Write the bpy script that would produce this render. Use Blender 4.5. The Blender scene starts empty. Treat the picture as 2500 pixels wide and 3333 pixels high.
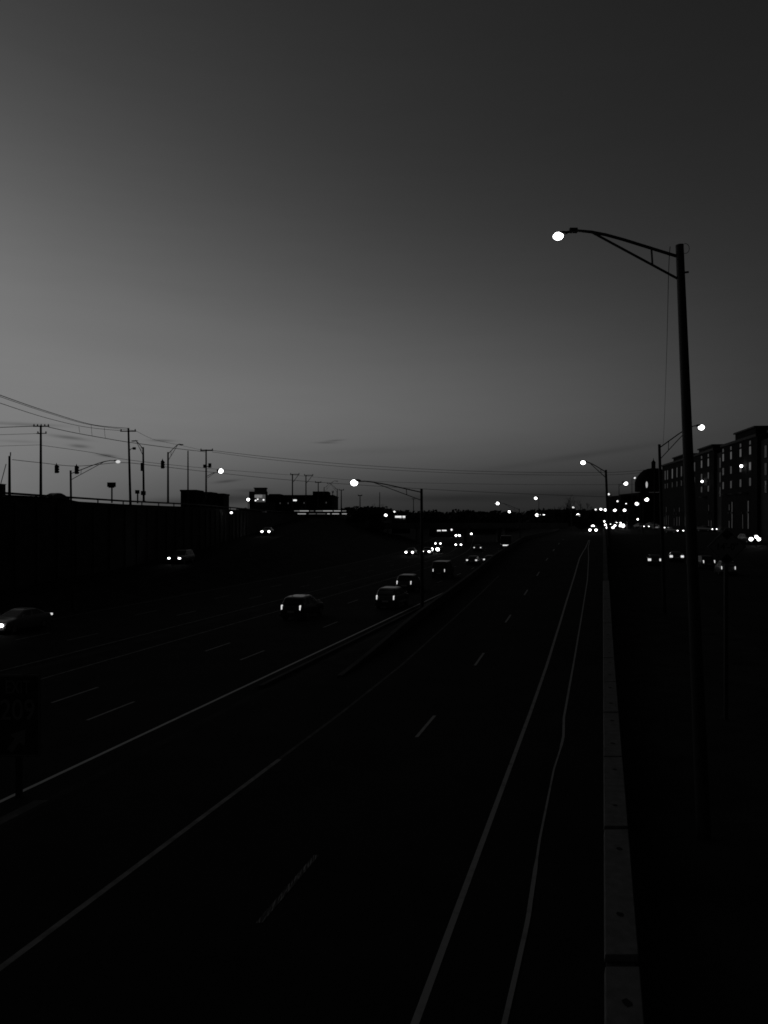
import bpy, bmesh, math, random
from mathutils import Vector, Matrix
random.seed(7)
R = math.radians
sc = bpy.context.scene
C = sc.collection

# ------------------------------------------------------------------ camera
H = 7.55          # eye height above the motorway (photographer on a footbridge)
F = 2500.0        # focal length in photo pixels (26 mm equivalent phone camera)
HY = 1685.0       # horizon row of the photo
cd = bpy.data.cameras.new('camera'); cam = bpy.data.objects.new('camera', cd); C.objects.link(cam)
cd.sensor_fit = 'VERTICAL'; cd.sensor_height = 33.33; cd.lens = 25.0
cd.shift_y = (HY - 1666.5) / 3333.0
cd.clip_start = 0.1; cd.clip_end = 9000
cam.location = (0, 0, H); cam.rotation_euler = (R(90), 0, 0)
sc.camera = cam
sc.render.resolution_x = 768; sc.render.resolution_y = 1024
sc.view_settings.view_transform = 'Standard'; sc.view_settings.look = 'None'
sc.view_settings.exposure = 0; sc.view_settings.gamma = 1
sc.cycles.use_denoising = True
sc.cycles.filter_width = 1.7
sc.cycles.max_bounces = 3; sc.cycles.diffuse_bounces = 1; sc.cycles.glossy_bounces = 2
sc.cycles.sample_clamp_indirect = 2.0

# ------------------------------------------------------------------ sky (dusk: bright low in the west = left, dark overhead and behind)
w = bpy.data.worlds.new('World'); sc.world = w; w.use_nodes = True
nt = w.node_tree; nt.nodes.clear()
def N(t, **k):
    n = nt.nodes.new(t)
    for a, b in k.items(): setattr(n, a, b)
    return n
def M(op, a, b=None, c=None, clamp=False):
    n = N('ShaderNodeMath', operation=op); n.use_clamp = clamp
    for i, v in enumerate((a, b, c)):
        if v is None: continue
        if isinstance(v, (int, float)): n.inputs[i].default_value = v
        else: nt.links.new(v, n.inputs[i])
    return n.outputs[0]
tc = N('ShaderNodeTexCoord'); sx = N('ShaderNodeSeparateXYZ'); nt.links.new(tc.outputs['Generated'], sx.inputs[0])
dx, dy, dz = sx.outputs
hyp = M('MAXIMUM', M('SQRT', M('ADD', M('MULTIPLY', dx, dx), M('MULTIPLY', dy, dy))), 1e-4)
sa = M('DIVIDE', M('DIVIDE', dx, hyp), 0.4472)          # sine of azimuth, 1 at 26.6 degrees right
te = M('DIVIDE', dz, hyp)                                # tangent of elevation
ev = M('MULTIPLY', te, 1.0 / 0.75, clamp=True)
# rows: tan(elevation), brightness (display 0-255) to the left, ahead, to the right
SKY = [(0.000, 106, 44, 36), (0.012, 108, 50, 40), (0.035, 112, 62, 44), (0.055, 115, 74, 48), (0.085, 119, 89, 53),
       (0.12, 122, 98, 57), (0.16, 122, 98, 56), (0.22, 120, 89, 52), (0.31, 108, 72, 45), (0.45, 84, 54, 37), (0.60, 64, 45, 32), (0.75, 52, 40, 29)]
def curve(vals):
    n = N('ShaderNodeFloatCurve'); c = n.mapping.curves[0]
    pts = [(SKY[i][0] / 0.75, vals[i]) for i in range(len(SKY))]
    c.points[0].location = pts[0]; c.points[1].location = pts[-1]
    for p in pts[1:-1]: c.points.new(*p)
    n.mapping.update(); nt.links.new(ev, n.inputs['Value'])
    return n.outputs[0]
cA = curve([m / 255 for _, l, m, r in SKY])
cB = M('MULTIPLY', curve([(l - r) / 2 / 100 for _, l, m, r in SKY]), -100 / 255)
cC = M('MULTIPLY_ADD', curve([((l + r) / 2 - m + 50) / 100 for _, l, m, r in SKY]), 100 / 255, -50 / 255)
sv = M('ADD', cA, M('ADD', M('MULTIPLY', cB, sa), M('MULTIPLY', cC, M('MULTIPLY', sa, sa))))
# thin dark cloud streaks low in the west
azd = M('MULTIPLY', M('ARCTAN2', dx, dy), 57.2958)
nz = N('ShaderNodeTexNoise'); nz.inputs['Scale'].default_value = 9.0; nz.inputs['Detail'].default_value = 5
mp = N('ShaderNodeMapping'); mp.inputs['Scale'].default_value = (1, 1, 7); nt.links.new(tc.outputs['Generated'], mp.inputs[0]); nt.links.new(mp.outputs[0], nz.inputs['Vector'])
nv = nz.outputs['Fac']
tot = None
def px_dir(x, y):
    return math.degrees(math.atan((x - 1250) / F)), (HY - y) / F / math.sqrt(1 + ((x - 1250) / F) ** 2)
for (x, y, wx, wy, amt, tl) in [(225, 1424, 50, 5, .16, .10), (258, 1452, 26, 5, .15, .06), (348, 1483, 24, 4, .26, .08), (60, 1380, 110, 5, .13, 0.0),
                            (740, 1566, 36, 4, .22, -.12), (1090, 1434, 30, 3, .13, -.08), (1060, 1441, 34, 2.5, .12, 0), (528, 1434, 34, 3.5, .16, .0), (815, 1597, 50, 5, .14, .0),
                            (600, 1634, 120, 13, .30, -.03), (760, 1618, 90, 16, .22, 0), (60, 1437, 60, 4, .07, 0), (1180, 1470, 240, 12, .03, -.05), (420, 1120, 500, 60, .02, .1),
                            (1850, 1490, 300, 10, .06, -.14), (1720, 1545, 260, 10, .05, -.03), (1560, 1622, 420, 14, .10, 0.0), (1900, 1610, 300, 12, .07, 0)]:
    a0, t0 = px_dir(x, y)
    da = M('DIVIDE', M('SUBTRACT', azd, a0), wx / F * 57.3)
    dt = M('DIVIDE', M('SUBTRACT', M('SUBTRACT', te, t0), M('MULTIPLY', M('SUBTRACT', azd, a0), -tl / 57.3)), wy / F)
    g = M('EXPONENT', M('MULTIPLY', M('ADD', M('MULTIPLY', da, da), M('MULTIPLY', dt, dt)), -1.0))
    g = M('MULTIPLY', g, amt)
    tot = g if tot is None else M('ADD', tot, g)
streak = M('MULTIPLY', tot, M('MULTIPLY_ADD', nv, 3.6, -.65))
soft = M('MULTIPLY', M('SUBTRACT', nv, 0.5), 0.035)
sv = M('MULTIPLY', sv, M('ADD', M('SUBTRACT', 1.0, streak), soft))
back = N('ShaderNodeMapRange'); back.interpolation_type = 'SMOOTHSTEP'
for i, v in zip((1, 2, 3, 4), (0.75, -0.5, 1.0, 0.25)): back.inputs[i].default_value = v
nt.links.new(dy, back.inputs[0])
zen = N('ShaderNodeMapRange'); zen.interpolation_type = 'SMOOTHSTEP'
for i, v in zip((1, 2, 3, 4), (0.62, 1.6, 1.0, 0.45)): zen.inputs[i].default_value = v
nt.links.new(te, zen.inputs[0])
sv = M('MAXIMUM', M('MULTIPLY', M('MULTIPLY', sv, back.outputs[0]), zen.outputs[0]), 0.035)
lin = M('POWER', M('DIVIDE', M('ADD', sv, 0.055), 1.055), 2.4)
cb = N('ShaderNodeCombineXYZ')
for i in range(3): nt.links.new(lin, cb.inputs[i])
bg = N('ShaderNodeBackground'); nt.links.new(cb.outputs[0], bg.inputs[0]); bg.inputs[1].default_value = 1.0
wo = N('ShaderNodeOutputWorld'); nt.links.new(bg.outputs[0], wo.inputs[0])
try: w.cycles.sampling_method = 'MANUAL'; w.cycles.sample_map_resolution = 512
except Exception: pass

# ------------------------------------------------------------------ materials
MATS = {}
def mat(name, v=0.2, v2=None, rough=0.8, spec=0.3, scale=3.0, metal=0.0, bump=0.0, kind='noise', coat=0.0):
    if name in MATS: return MATS[name]
    m = bpy.data.materials.new(name); m.use_nodes = True; t = m.node_tree; b = t.nodes['Principled BSDF']
    b.inputs['Roughness'].default_value = rough; b.inputs['Specular IOR Level'].default_value = spec
    b.inputs['Metallic'].default_value = metal; b.inputs['Coat Weight'].default_value = coat
    if v2 is None: v2 = v * 0.75
    co = t.nodes.new('ShaderNodeTexCoord'); no = t.nodes.new('ShaderNodeTexNoise'); no.inputs['Scale'].default_value = scale; no.inputs['Detail'].default_value = 6
    t.links.new(co.outputs['Object'], no.inputs['Vector'])
    cr = t.nodes.new('ShaderNodeValToRGB'); cr.color_ramp.elements[0].position = .3; cr.color_ramp.elements[1].position = .7
    cr.color_ramp.elements[0].color = (v2, v2, v2, 1); cr.color_ramp.elements[1].color = (v, v, v, 1)
    t.links.new(no.outputs['Fac'], cr.inputs[0]); t.links.new(cr.outputs[0], b.inputs['Base Color'])
    if bump:
        bp = t.nodes.new('ShaderNodeBump'); bp.inputs['Strength'].default_value = bump; bp.inputs['Distance'].default_value = .02
        n2 = t.nodes.new('ShaderNodeTexNoise'); n2.inputs['Scale'].default_value = scale * 12; t.links.new(co.outputs['Object'], n2.inputs['Vector'])
        t.links.new(n2.outputs['Fac'], bp.inputs['Height']); t.links.new(bp.outputs[0], b.inputs['Normal'])
    MATS[name] = m; return m
def emi(name, s, base=0.6):
    if name in MATS: return MATS[name]
    m = bpy.data.materials.new(name); m.use_nodes = True; b = m.node_tree.nodes['Principled BSDF']
    b.inputs['Base Color'].default_value = (base,) * 3 + (1,); b.inputs['Emission Color'].default_value = (1, 1, 1, 1); b.inputs['Emission Strength'].default_value = s
    MATS[name] = m; return m
asphalt = mat('asphalt', .034, .02, rough=.95, spec=.05, scale=.35, bump=.4)
TH0 = math.atan(.2846)
def paint_mat(name, v, thr):
    m = mat(name, v, v * .55, rough=.7, spec=.2, scale=2.2); t = m.node_tree
    cr = [n for n in t.nodes if n.type == 'VALTORGB'][0]
    cr.color_ramp.elements[0].position = thr; cr.color_ramp.elements[1].position = thr + .22
    return m
paint = paint_mat('road_paint', .44, .25); paint_worn = paint_mat('worn_road_paint', .34, .38); paint_new = paint_mat('fresh_road_paint', .85, .15)
paint_faint = paint_mat('faded_road_paint', .16, .45); paint_faint.node_tree.nodes['Principled BSDF'].inputs['Roughness'].default_value = .9
paint_streak = paint_mat('streaked_road_paint', .5, .48)
_m = paint_streak.node_tree; _mp = _m.nodes.new('ShaderNodeMapping'); _mp.inputs['Rotation'].default_value = (0, 0, TH0); _mp.inputs['Scale'].default_value = (14, 1.2, 1)
_no = [n for n in _m.nodes if n.type == 'TEX_NOISE'][0]; _co = [n for n in _m.nodes if n.type == 'TEX_COORD'][0]
_m.links.new(_co.outputs['Object'], _mp.inputs[0]); _m.links.new(_mp.outputs[0], _no.inputs['Vector'])
[n for n in _m.nodes if n.type == 'VALTORGB'][0].color_ramp.elements[0].color = (.03, .03, .03, 1)
grass_m = mat('grass_ground', .05, .025, rough=1, spec=.05, scale=.6, bump=.6)
concrete = mat('concrete', .30, .22, rough=.9, spec=.15, scale=1.1, bump=.3)
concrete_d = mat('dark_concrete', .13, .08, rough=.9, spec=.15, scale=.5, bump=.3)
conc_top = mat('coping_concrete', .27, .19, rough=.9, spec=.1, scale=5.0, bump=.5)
joint_m = mat('joint_filler', .04, .02, rough=1)
steel = mat('galvanised_steel', .22, .16, rough=.6, metal=.3, scale=4)
steel_d = mat('dark_steel', .05, .035, rough=.6, metal=.2, scale=4)
wood = mat('weathered_wood', .06, .035, rough=.95, scale=3)
cable_m = mat('cable_rubber', .03, .02, rough=.8)
glass_d = mat('dark_glass', .02, .015, rough=.15, spec=.5)
tyre_m = mat('tyre_rubber', .03, .02, rough=.9)
bark = mat('bark', .07, .04, rough=.95, scale=8)
leaf_m = mat('foliage', .06, .03, rough=.95, spec=.1, scale=1.5)
brick = mat('brick', .016, .010, rough=.9, spec=.1, scale=.8)
brick_d = mat('dark_brick', .013, .009, rough=.9, spec=.1, scale=.8)
panel_m = mat('pale_cladding', .05, .035, rough=.8, spec=.2, scale=.6)
trim_m = mat('parapet_trim', .035, .025, rough=.7, scale=2)
sign_m = mat('sign_sheeting', .045, .035, rough=.6, scale=2)
sign_w = mat('sign_lettering', .3, .24, rough=.6, scale=3)
sign_y = mat('warning_sheeting', .33, .28, rough=.6, scale=2)
sign_k = mat('sign_black', .02, .015, rough=.7)
alu = mat('aluminium', .3, .25, rough=.5, metal=.4)
car_w = mat('silver_car_paint', .22, .2, rough=.35, spec=.5, coat=.6)
car_g = mat('grey_car_paint', .035, .03, rough=.35, spec=.5, coat=.6)
car_k = mat('black_car_paint', .01, .009, rough=.35, spec=.5, coat=.6)
plate_m = mat('licence_plate', .6, .5, rough=.5)
lens_on = emi('lamp_lens_lit', 6.0); lens_far = emi('small_lamp_lens_lit', 3.0); lens_dim = emi('lamp_lens_faint', 1.2)
head_on = emi('headlight_lit', 6.0); tail_on = emi('taillight_lit', .75, .2); head_off = mat('headlight_glass', .3, .25, rough=.2, spec=.5)
win_lit = emi('window_glow', .024, .1); win_lit2 = emi('window_glow_bright', .055, .1); shop_lit = emi('shop_light', .9, .5); shop_dim = emi('shop_light_dim', .12, .4)
strip_a = emi('strip_glow', .06, .3); strip_b = emi('strip_glow_strong', .3, .3); podium_lit = emi('podium_glow', .014, .1)

# ------------------------------------------------------------------ mesh helpers
class MB:
    def __init__(s): s.b = bmesh.new()
    def box(s, x0, x1, y0, y1, z0, z1):
        v = [s.b.verts.new((x, y, z)) for x in (x0, x1) for y in (y0, y1) for z in (z0, z1)]
        for q in ((0, 1, 3, 2), (4, 6, 7, 5), (0, 4, 5, 1), (2, 3, 7, 6), (0, 2, 6, 4), (1, 5, 7, 3)): s.b.faces.new([v[i] for i in q])
        return s
    def prism(s, poly, h0, h1):        # poly of (x,y), extruded in z
        a = [s.b.verts.new((x, y, h0)) for x, y in poly]; c = [s.b.verts.new((x, y, h1)) for x, y in poly]; n = len(poly)
        s.b.faces.new(a[::-1]); s.b.faces.new(c)
        for i in range(n): s.b.faces.new([a[i], a[(i + 1) % n], c[(i + 1) % n], c[i]])
        return s
    def tube(s, pts, rad, n=8, cap=True):
        pts = [Vector(p) for p in pts]
        if isinstance(rad, (int, float)): rad = [rad] * len(pts)
        rings = []
        for i, p in enumerate(pts):
            d = (pts[min(i + 1, len(pts) - 1)] - pts[max(i - 1, 0)]).normalized()
            u = d.cross(Vector((0, 0, 1)) if abs(d.z) < .9 else Vector((0, 1, 0))).normalized(); v = d.cross(u)
            rings.append([s.b.verts.new(p + (u * math.cos(2 * math.pi * k / n) + v * math.sin(2 * math.pi * k / n)) * rad[i]) for k in range(n)])
        for a, c in zip(rings, rings[1:]):
            for k in range(n): s.b.faces.new([a[k], a[(k + 1) % n], c[(k + 1) % n], c[k]])
        if cap: s.b.faces.new(rings[0][::-1]); s.b.faces.new(rings[-1])
        return s
    def ell(s, c, rx, ry, rz, seg=12, rings=8, rot=None):
        m = Matrix.Translation(c) @ (rot if rot else Matrix.Identity(4)) @ Matrix.Diagonal((rx, ry, rz, 1))
        bmesh.ops.create_uvsphere(s.b, u_segments=seg, v_segments=rings, radius=1, matrix=m); return s
    def quad(s, *p): s.b.faces.new([s.b.verts.new(q) for q in p]); return s
    def loft(s, rings, cap=True):
        rr = [[s.b.verts.new(p) for p in r] for r in rings]; n = len(rr[0])
        for a, c in zip(rr, rr[1:]):
            for k in range(n): s.b.faces.new([a[k], a[(k + 1) % n], c[(k + 1) % n], c[k]])
        if cap: s.b.faces.new(rr[0][::-1]); s.b.faces.new(rr[-1])
        return s
    def build(s, name, m, parent=None, smooth=False, bevel=0):
        bmesh.ops.recalc_face_normals(s.b, faces=s.b.faces)
        me = bpy.data.meshes.new(name); s.b.to_mesh(me); s.b.free()
        o = bpy.data.objects.new(name, me); C.objects.link(o); me.materials.append(m)
        if smooth:
            for p in me.polygons: p.use_smooth = True
        if bevel:
            bv = o.modifiers.new('bevel', 'BEVEL'); bv.width = bevel; bv.segments = 2; bv.limit_method = 'ANGLE'
        if parent: o.parent = parent
        return o
def thing(name, label, cat, loc=(0, 0, 0), rz=0, group=None):
    o = bpy.data.objects.new(name, None); C.objects.link(o); o.location = loc; o.rotation_euler = (0, 0, rz); o.empty_display_size = .3
    o['label'] = label; o['category'] = cat
    if group: o['group'] = group
    return o
def tag(o, label, cat, group=None):
    o['label'] = label; o['category'] = cat
    if group: o['group'] = group
    return o
def structure(o): o['kind'] = 'structure'; return o
def dup(root, label, loc=None, rz=None):
    r = root.copy(); C.objects.link(r); r['label'] = label
    if loc is not None: r.location = loc
    if rz is not None: r.rotation_euler = (0, 0, rz)
    for ch in list(root.children):
        c = ch.copy(); C.objects.link(c); c.parent = r
        for g in list(ch.children):
            d = g.copy(); C.objects.link(d); d.parent = c
    return r
def at(x, y, d): return Vector(((x - 1250) / F * d, d, H + (HY - y) / F * d))

# ------------------------------------------------------------------ lie of the land.  Points are given as (offset, Y): X = offset + SL*Y
SL = 0.2846; TH = math.atan(SL)
def lerp_tab(tab, y):
    if y <= tab[0][0]: return tab[0][1]
    for (a, b), (c, d) in zip(tab, tab[1:]):
        if y <= c: return b + (d - b) * (y - a) / (c - a)
    return tab[-1][1]
def zA(y): return lerp_tab([(30, 0), (38.6, .14), (50.8, .65), (63, 1.25), (75, 1.9), (87, 2.7), (100, 3.3), (120, 4.0), (900, 4.0)], y)
def zR(y): return lerp_tab([(0, .5), (50, .4), (100, 1.0), (125, 2.2), (160, 4.0), (200, 4.5), (900, 4.5)], y)
def cv(y): return 0 if y < 100 else (-.0008 * (y - 100) ** 2 if y < 200 else -8 - .16 * (y - 200))
def wall_off(y): return lerp_tab([(0, -55), (70, -55), (90, -56), (115, -60), (150, -69), (190, -80), (240, -92), (320, -108), (900, -190)], y)
def ramp_off(y): return lerp_tab([(0, -47.5), (40, -48), (72, -49), (95, -52.2), (120, -57.2), (150, -65), (190, -76), (240, -88), (320, -104), (900, -186)], y)
def ramp_z(y): return lerp_tab([(0, .4), (40, .6), (72, 1.0), (95, 1.9), (120, 3.1), (150, 4.2), (190, 6), (240, 8), (320, 8.6)], y)
def rail_z(y): return lerp_tab([(30, 10.1), (70, 9.95), (90, 9.62), (115, 9.6), (150, 9.35), (190, 9.2), (240, 9.2), (320, 9.0)], y)
def XY(off, y): return (off + SL * y, y)
def right_z(off, y):
    t = min(max((off - 21) / 12, 0), 1); return zR(y) + t * min(max((y - 145) / 35, 0), 1) * max(0, 5.2 - zR(y)) * .8

def frange(a, b, s):
    r = []
    while a < b: r.append(a); a += s
    return r
ys = frange(-30, 260, 5) + frange(260, 700, 40) + [700, 900, 1300, 2000, 3200, 5000]
bm = MB(); rows = []
for y in ys:
    f = min(max((y - 500) / 400, 0), 1)
    W_, c = wall_off(y), cv(y); ro, rz_ = ramp_off(y), ramp_z(y); pz = rail_z(y) - .85
    pz2 = pz - 2.5 * min(max((y - 200) / 200, 0), 1)
    cols = [(-4000, 3), (-900, 5), (W_ - 90, pz2), (W_ - 25, pz), (W_ - .5, pz), (W_ - .2, rz_), (ro - 3.2, rz_), (ro + 3.2, rz_),
            ((ro + 3.2 - 42.5 + c) / 2, (rz_) * .45), (-41.8 + c, -.01), (-35 + c, -.012), (-29 + c, -.01), (-27.8 + c, .06), (-26.8 + c, -.01), (-20 + c, -.012), (-15.2 + c, -.01),
            (-14.6 + c, .02), (-12.4, zA(y) - .12), (-6, zA(y) - .12), (.45, zA(y) - .12), (.5, right_z(1, y)), (5, right_z(5, y)), (10, right_z(10, y)),
            (17, right_z(17, y)), (24, right_z(24, y)), (32, right_z(32, y)), (80, right_z(32, y)), (400, 5), (4000, 3)]
    rows.append([bm.b.verts.new((*XY(o, y), z * (1 - f) + 2 * f)) for o, z in cols])
for a, b_ in zip(rows, rows[1:]):
    for k in range(len(a) - 1): bm.b.faces.new([a[k], a[k + 1], b_[k + 1], b_[k]])
g = bm.build('ground', grass_m); structure(g)

def strip(name, m, f0, f1, zf, y0, y1, step=4, parent=None, lift=0.004):
    b = MB(); prev = None; y = y0
    while True:
        a = b.b.verts.new((*XY(f0(y), y), zf(y) + lift)); c = b.b.verts.new((*XY(f1(y), y), zf(y) + lift))
        if prev: b.b.faces.new([prev[0], prev[1], c, a])
        prev = (a, c)
        if y >= y1: break
        y = min(y + step, y1)
    return b.build(name, m, parent)
K = lambda v: (lambda y: v)
road_exit = structure(strip('exit_ramp_road', asphalt, K(-12.3), K(.2), zA, -27, 230, step=1, lift=0.0))
road_b = structure(strip('motorway', asphalt, lambda y: -26.6 + cv(y), lambda y: -15.3 + cv(y), K(0), -27, 620, lift=.004))
road_c = structure(strip('opposite_motorway', asphalt, lambda y: -41.5 + cv(y), lambda y: -29.2 + cv(y), K(0), -27, 620, lift=.004))
gore = structure(strip('gore_pavement', asphalt, lambda y: -15.3, lambda y: -12.3, K(0), -25, 34, lift=.002))
ramp = structure(strip('descending_road', asphalt, lambda y: ramp_off(y) - 2.8, lambda y: ramp_off(y) + 2.8, ramp_z, -25, 320, lift=.02))
front = structure(strip('frontage_road', asphalt, lambda y: 8.5, lambda y: 15.8, zR, 20, 300, lift=.03))
upper = structure(strip('upper_road', asphalt, lambda y: wall_off(y) - 10, lambda y: wall_off(y) - 1.2, lambda y: rail_z(y) - .85, -25, 320, lift=.03))
strip('edge_line', paint_faint, K(-10.17), K(-10.04), zA, 24, 75, step=1, parent=road_exit, lift=.006)
strip('edge_line', paint_worn, K(-10.17), K(-10.02), zA, 5, 24, step=1, parent=road_exit, lift=.006)
e1 = lambda y: lerp_tab([(5, -2.8), (60, -2.8), (90, -2.68), (105, -2.3), (118, -2.2), (128, -2.2)], y)
strip('edge_line', paint, lambda y: e1(y) - .065, lambda y: e1(y) + .065, zA, 5, 122, step=1, parent=road_exit, lift=.006)
# thin inner line with its small kink
so = lambda y: lerp_tab([(5, -1.49), (11, -1.475), (14.3, -1.40), (18, -1.475), (23, -1.46), (25.2, -1.37), (26.5, -1.35), (29, -1.46), (36, -1.47), (72, -1.42), (90, -1.64), (105, -1.97), (122, -2.02)], y)
strip('shoulder_line', paint, lambda y: so(y) - (.045 if y < 17 or y > 25 else .028), lambda y: so(y) + (.045 if y < 17 or y > 25 else .028), zA, 5, 122, step=.5, parent=road_exit, lift=.012)
def dashes(name, m, off, y0, n, road, zf, cvf=K(0), L=3.0, S=12.1, wdt=.12):
    b = MB()
    for i in range(n):
        y = y0 + i * S; L1 = L * .96
        q = [XY(off - wdt / 2 + cvf(y), y), XY(off + wdt / 2 + cvf(y), y), XY(off + wdt / 2 + cvf(y + L1), y + L1), XY(off - wdt / 2 + cvf(y + L1), y + L1)]
        b.quad(*[(x, yy, zf(yy) + .008) for x, yy in q])
    return b.build(name, m, road)
dashes('lane_line', paint_streak, -6.4, 14.3, 1, road_exit, zA); dashes('lane_line', paint, -6.4, 26.4, 9, road_exit, zA)
strip('worn_patch', paint_faint, K(-15.15), K(-14.8), K(0), 8, 20.5, parent=gore, lift=.01)
strip('edge_line', paint_new, lambda y: -16.08 + cv(y), lambda y: -15.93 + cv(y), K(0), 5, 300, parent=road_b, lift=.01)
strip('edge_line', paint_worn, lambda y: -26.3 + cv(y), lambda y: -26.2 + cv(y), K(0), 5, 300, parent=road_b, lift=.01)
dashes('lane_line', paint, -19.2, 28.6 - 24.2, 16, road_b, K(.004), cv)
dashes('lane_line', paint, -22.45, 31.3 - 24.2, 16, road_b, K(.004), cv)
strip('edge_line', paint_worn, lambda y: -29.7 + cv(y), lambda y: -29.6 + cv(y), K(0), 5, 300, parent=road_c, lift=.01)
strip('edge_line', paint_worn, lambda y: -40.9 + cv(y), lambda y: -40.8 + cv(y), K(0), 5, 300, parent=road_c, lift=.01)
dashes('lane_line', paint_worn, -32.9, 47.2 - 36.3, 16, road_c, K(.004), cv)
dashes('lane_line', paint_worn, -36.2, 47.4 - 36.3, 16, road_c, K(.004), cv)
def cheek(name, m, pieces, label, cat):   # long wall swept along the (offset, Y) plan: pieces = list of (f0,f1,z0,z1)
    pass

def sweep(name, m, f0, f1, z0, z1, y0, y1, step=4, parent=None):
    b = MB(); rings = []; y = y0
    while True:
        rings.append([(*XY(f0(y), y), z0(y)), (*XY(f1(y), y), z0(y)), (*XY(f1(y), y), z1(y)), (*XY(f0(y), y), z1(y))])
        if y >= y1: break
        y = min(y + step, y1)
    b.loft(rings); return b.build(name, m, parent)

# right-hand parapet wall: dark body, pale coping in long precast pieces with open joints and lifting holes
t = thing('parapet_wall', 'long concrete parapet with pale jointed coping running away beside the right shoulder', 'wall', (*XY(.25, 10), 0))
def under(o, p): o.parent = p; o.matrix_parent_inverse = Matrix.Translation(p.location).inverted(); return o
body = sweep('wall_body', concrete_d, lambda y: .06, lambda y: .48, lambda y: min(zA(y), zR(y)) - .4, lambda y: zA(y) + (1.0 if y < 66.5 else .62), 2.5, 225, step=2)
under(body, t)
y = 1.87; i = 0
joints = []
while y < 63:
    L1 = 4.72; gap = .1 if i % 2 else .14
    if i == 1: gap = .30
    if i == 2: gap = .17
    b = MB(); n = 2; rings = []
    hole_w = .07
    for k in range(n + 1):
        yy = y + (L1 - gap) * k / n
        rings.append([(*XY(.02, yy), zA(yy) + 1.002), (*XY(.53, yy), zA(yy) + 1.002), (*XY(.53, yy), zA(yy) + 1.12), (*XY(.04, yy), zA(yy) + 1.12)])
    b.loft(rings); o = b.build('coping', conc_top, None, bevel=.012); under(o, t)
    if y < 60:
        b = MB()
        for k in (.24, .76):
            yy = y + L1 * k
            cx, cy = XY(.30 + random.uniform(-.02, .03), yy); rr = .05 + random.uniform(0, .02)
            pts = [(cx + math.cos(a) * rr * random.uniform(.8, 1.25), cy + math.sin(a) * rr * 1.3 * random.uniform(.7, 1.2)) for a in [j * math.pi / 5 for j in range(10)]]
            z = zA(yy) + 1.1235
            b.quad(*[(px_, py_, z) for px_, py_ in pts])
        ho = b.build('lifting_hole', joint_m, o); ho.matrix_parent_inverse = (Matrix.Translation(t.location)).inverted() if False else ho.matrix_parent_inverse
    y += L1; i += 1
# left barrier of the exit ramp
o = sweep('concrete_barrier', concrete_d, K(-12.45), K(-12.2), lambda y: zA(y) - .8, lambda y: zA(y) + .6 * min(1, .1 + (y - 36) / 16), 36, 215)
tag(o, 'low concrete barrier along the left edge of the rising exit ramp', 'barrier')
o = sweep('kerb', concrete_d, lambda y: -15.25 + cv(y), lambda y: -15.05 + cv(y), K(-.05), K(.13), 34, 300); structure(o)
# median guardrail between the carriageways
def guardrail(name, label, f, zf, y0, y1, ps, railh=(.5, .78), m=steel_d):
    t = thing(name, label, 'guardrail', (*XY(f(y0), y0), 0))
    r = sweep('rail', m, lambda y: f(y) - .04, lambda y: f(y) + .04, lambda y: zf(y) + railh[0], lambda y: zf(y) + railh[1], y0, y1); under(r, t)
    y = y0 + .5
    while y < y1:
        x, yy = XY(f(y), y)
        p = MB().box(x - .16, x - .05, yy - .06, yy + .06, zf(y) - .1, zf(y) + railh[1] - .02).build('post', m); under(p, t); y += ps
    return t

# ------------------------------------------------------------------ tall retaining wall on the left
t = thing('retaining_wall', 'tall dark concrete retaining wall carrying the upper road on the left', 'wall', (*XY(wall_off(40), 40), 0))
wp = MB(); rings = []
for y in frange(10, 321, 5):
    a = wall_off(y); rings.append([(*XY(a - .5, y), ramp_z(y) - 1), (*XY(a, y), ramp_z(y) - 1), (*XY(a, y), rail_z(y) - .62), (*XY(a - .5, y), rail_z(y) - .62)])
wp.loft(rings); under(wp.build('wall_face', concrete_d), t)
y = 30
pb = MB()
while y < 150:      # precast panel ribs
    x, yy = XY(wall_off(y), y); pb.box(x + .02, x + .14, yy - .12, yy + .12, ramp_z(y) - .5, rail_z(y) - .9); y += 3.0
under(pb.build('panel_rib', concrete_d), t)
cp = sweep('wall_cap', concrete_d, lambda y: wall_off(y) - .62, lambda y: wall_off(y) + .12, lambda y: rail_z(y) - .615, lambda y: rail_z(y) - .5, 10, 320); under(cp, t)
guardrail('guardrail', 'pale horizontal steel rail on short posts along the top of the tall retaining wall', lambda y: wall_off(y) - .3, lambda y: rail_z(y) - .5, 30, 300, 5.0, (.30, .5))

o = sweep('added_low_wall', brick_d, lambda y: wall_off(y) - 11.3, lambda y: wall_off(y) - 11, K(8.6), lambda y: lerp_tab([(40, 10.0), (84, 10.15), (96, 10.05), (103, 9.5), (110, 9.2)], y), 50, 110)  # added wall, blocks the bright strip of sky under the rail
tag(o, 'low dark wall added behind the upper-road rail to close off the bright sky slit', 'wall')
# cross street bridge in the distance
t = thing('road_bridge', 'flat dark road bridge crossing the motorway far ahead', 'bridge', (-20, 236, 0))
x0, x1 = XY(-12, 236)[0], XY(wall_off(236) + 6, 236)[0]
under(MB().box(x1, x0, 230, 243, 4.2, 5.3).build('deck', concrete_d), t)
under(MB().box(x1, x0, 229.7, 230.0, 4.6, 6.0).build('parapet', concrete_d), t)
for f_ in (-17.5, -28, -43):
    xx = XY(f_ + cv(236), 236)[0]
    for k in range(2): under(MB().box(xx - .5, xx + .5, 231 + k * 9, 232 + k * 9, -.2, 4.2).build('pier', concrete), t)

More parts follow.
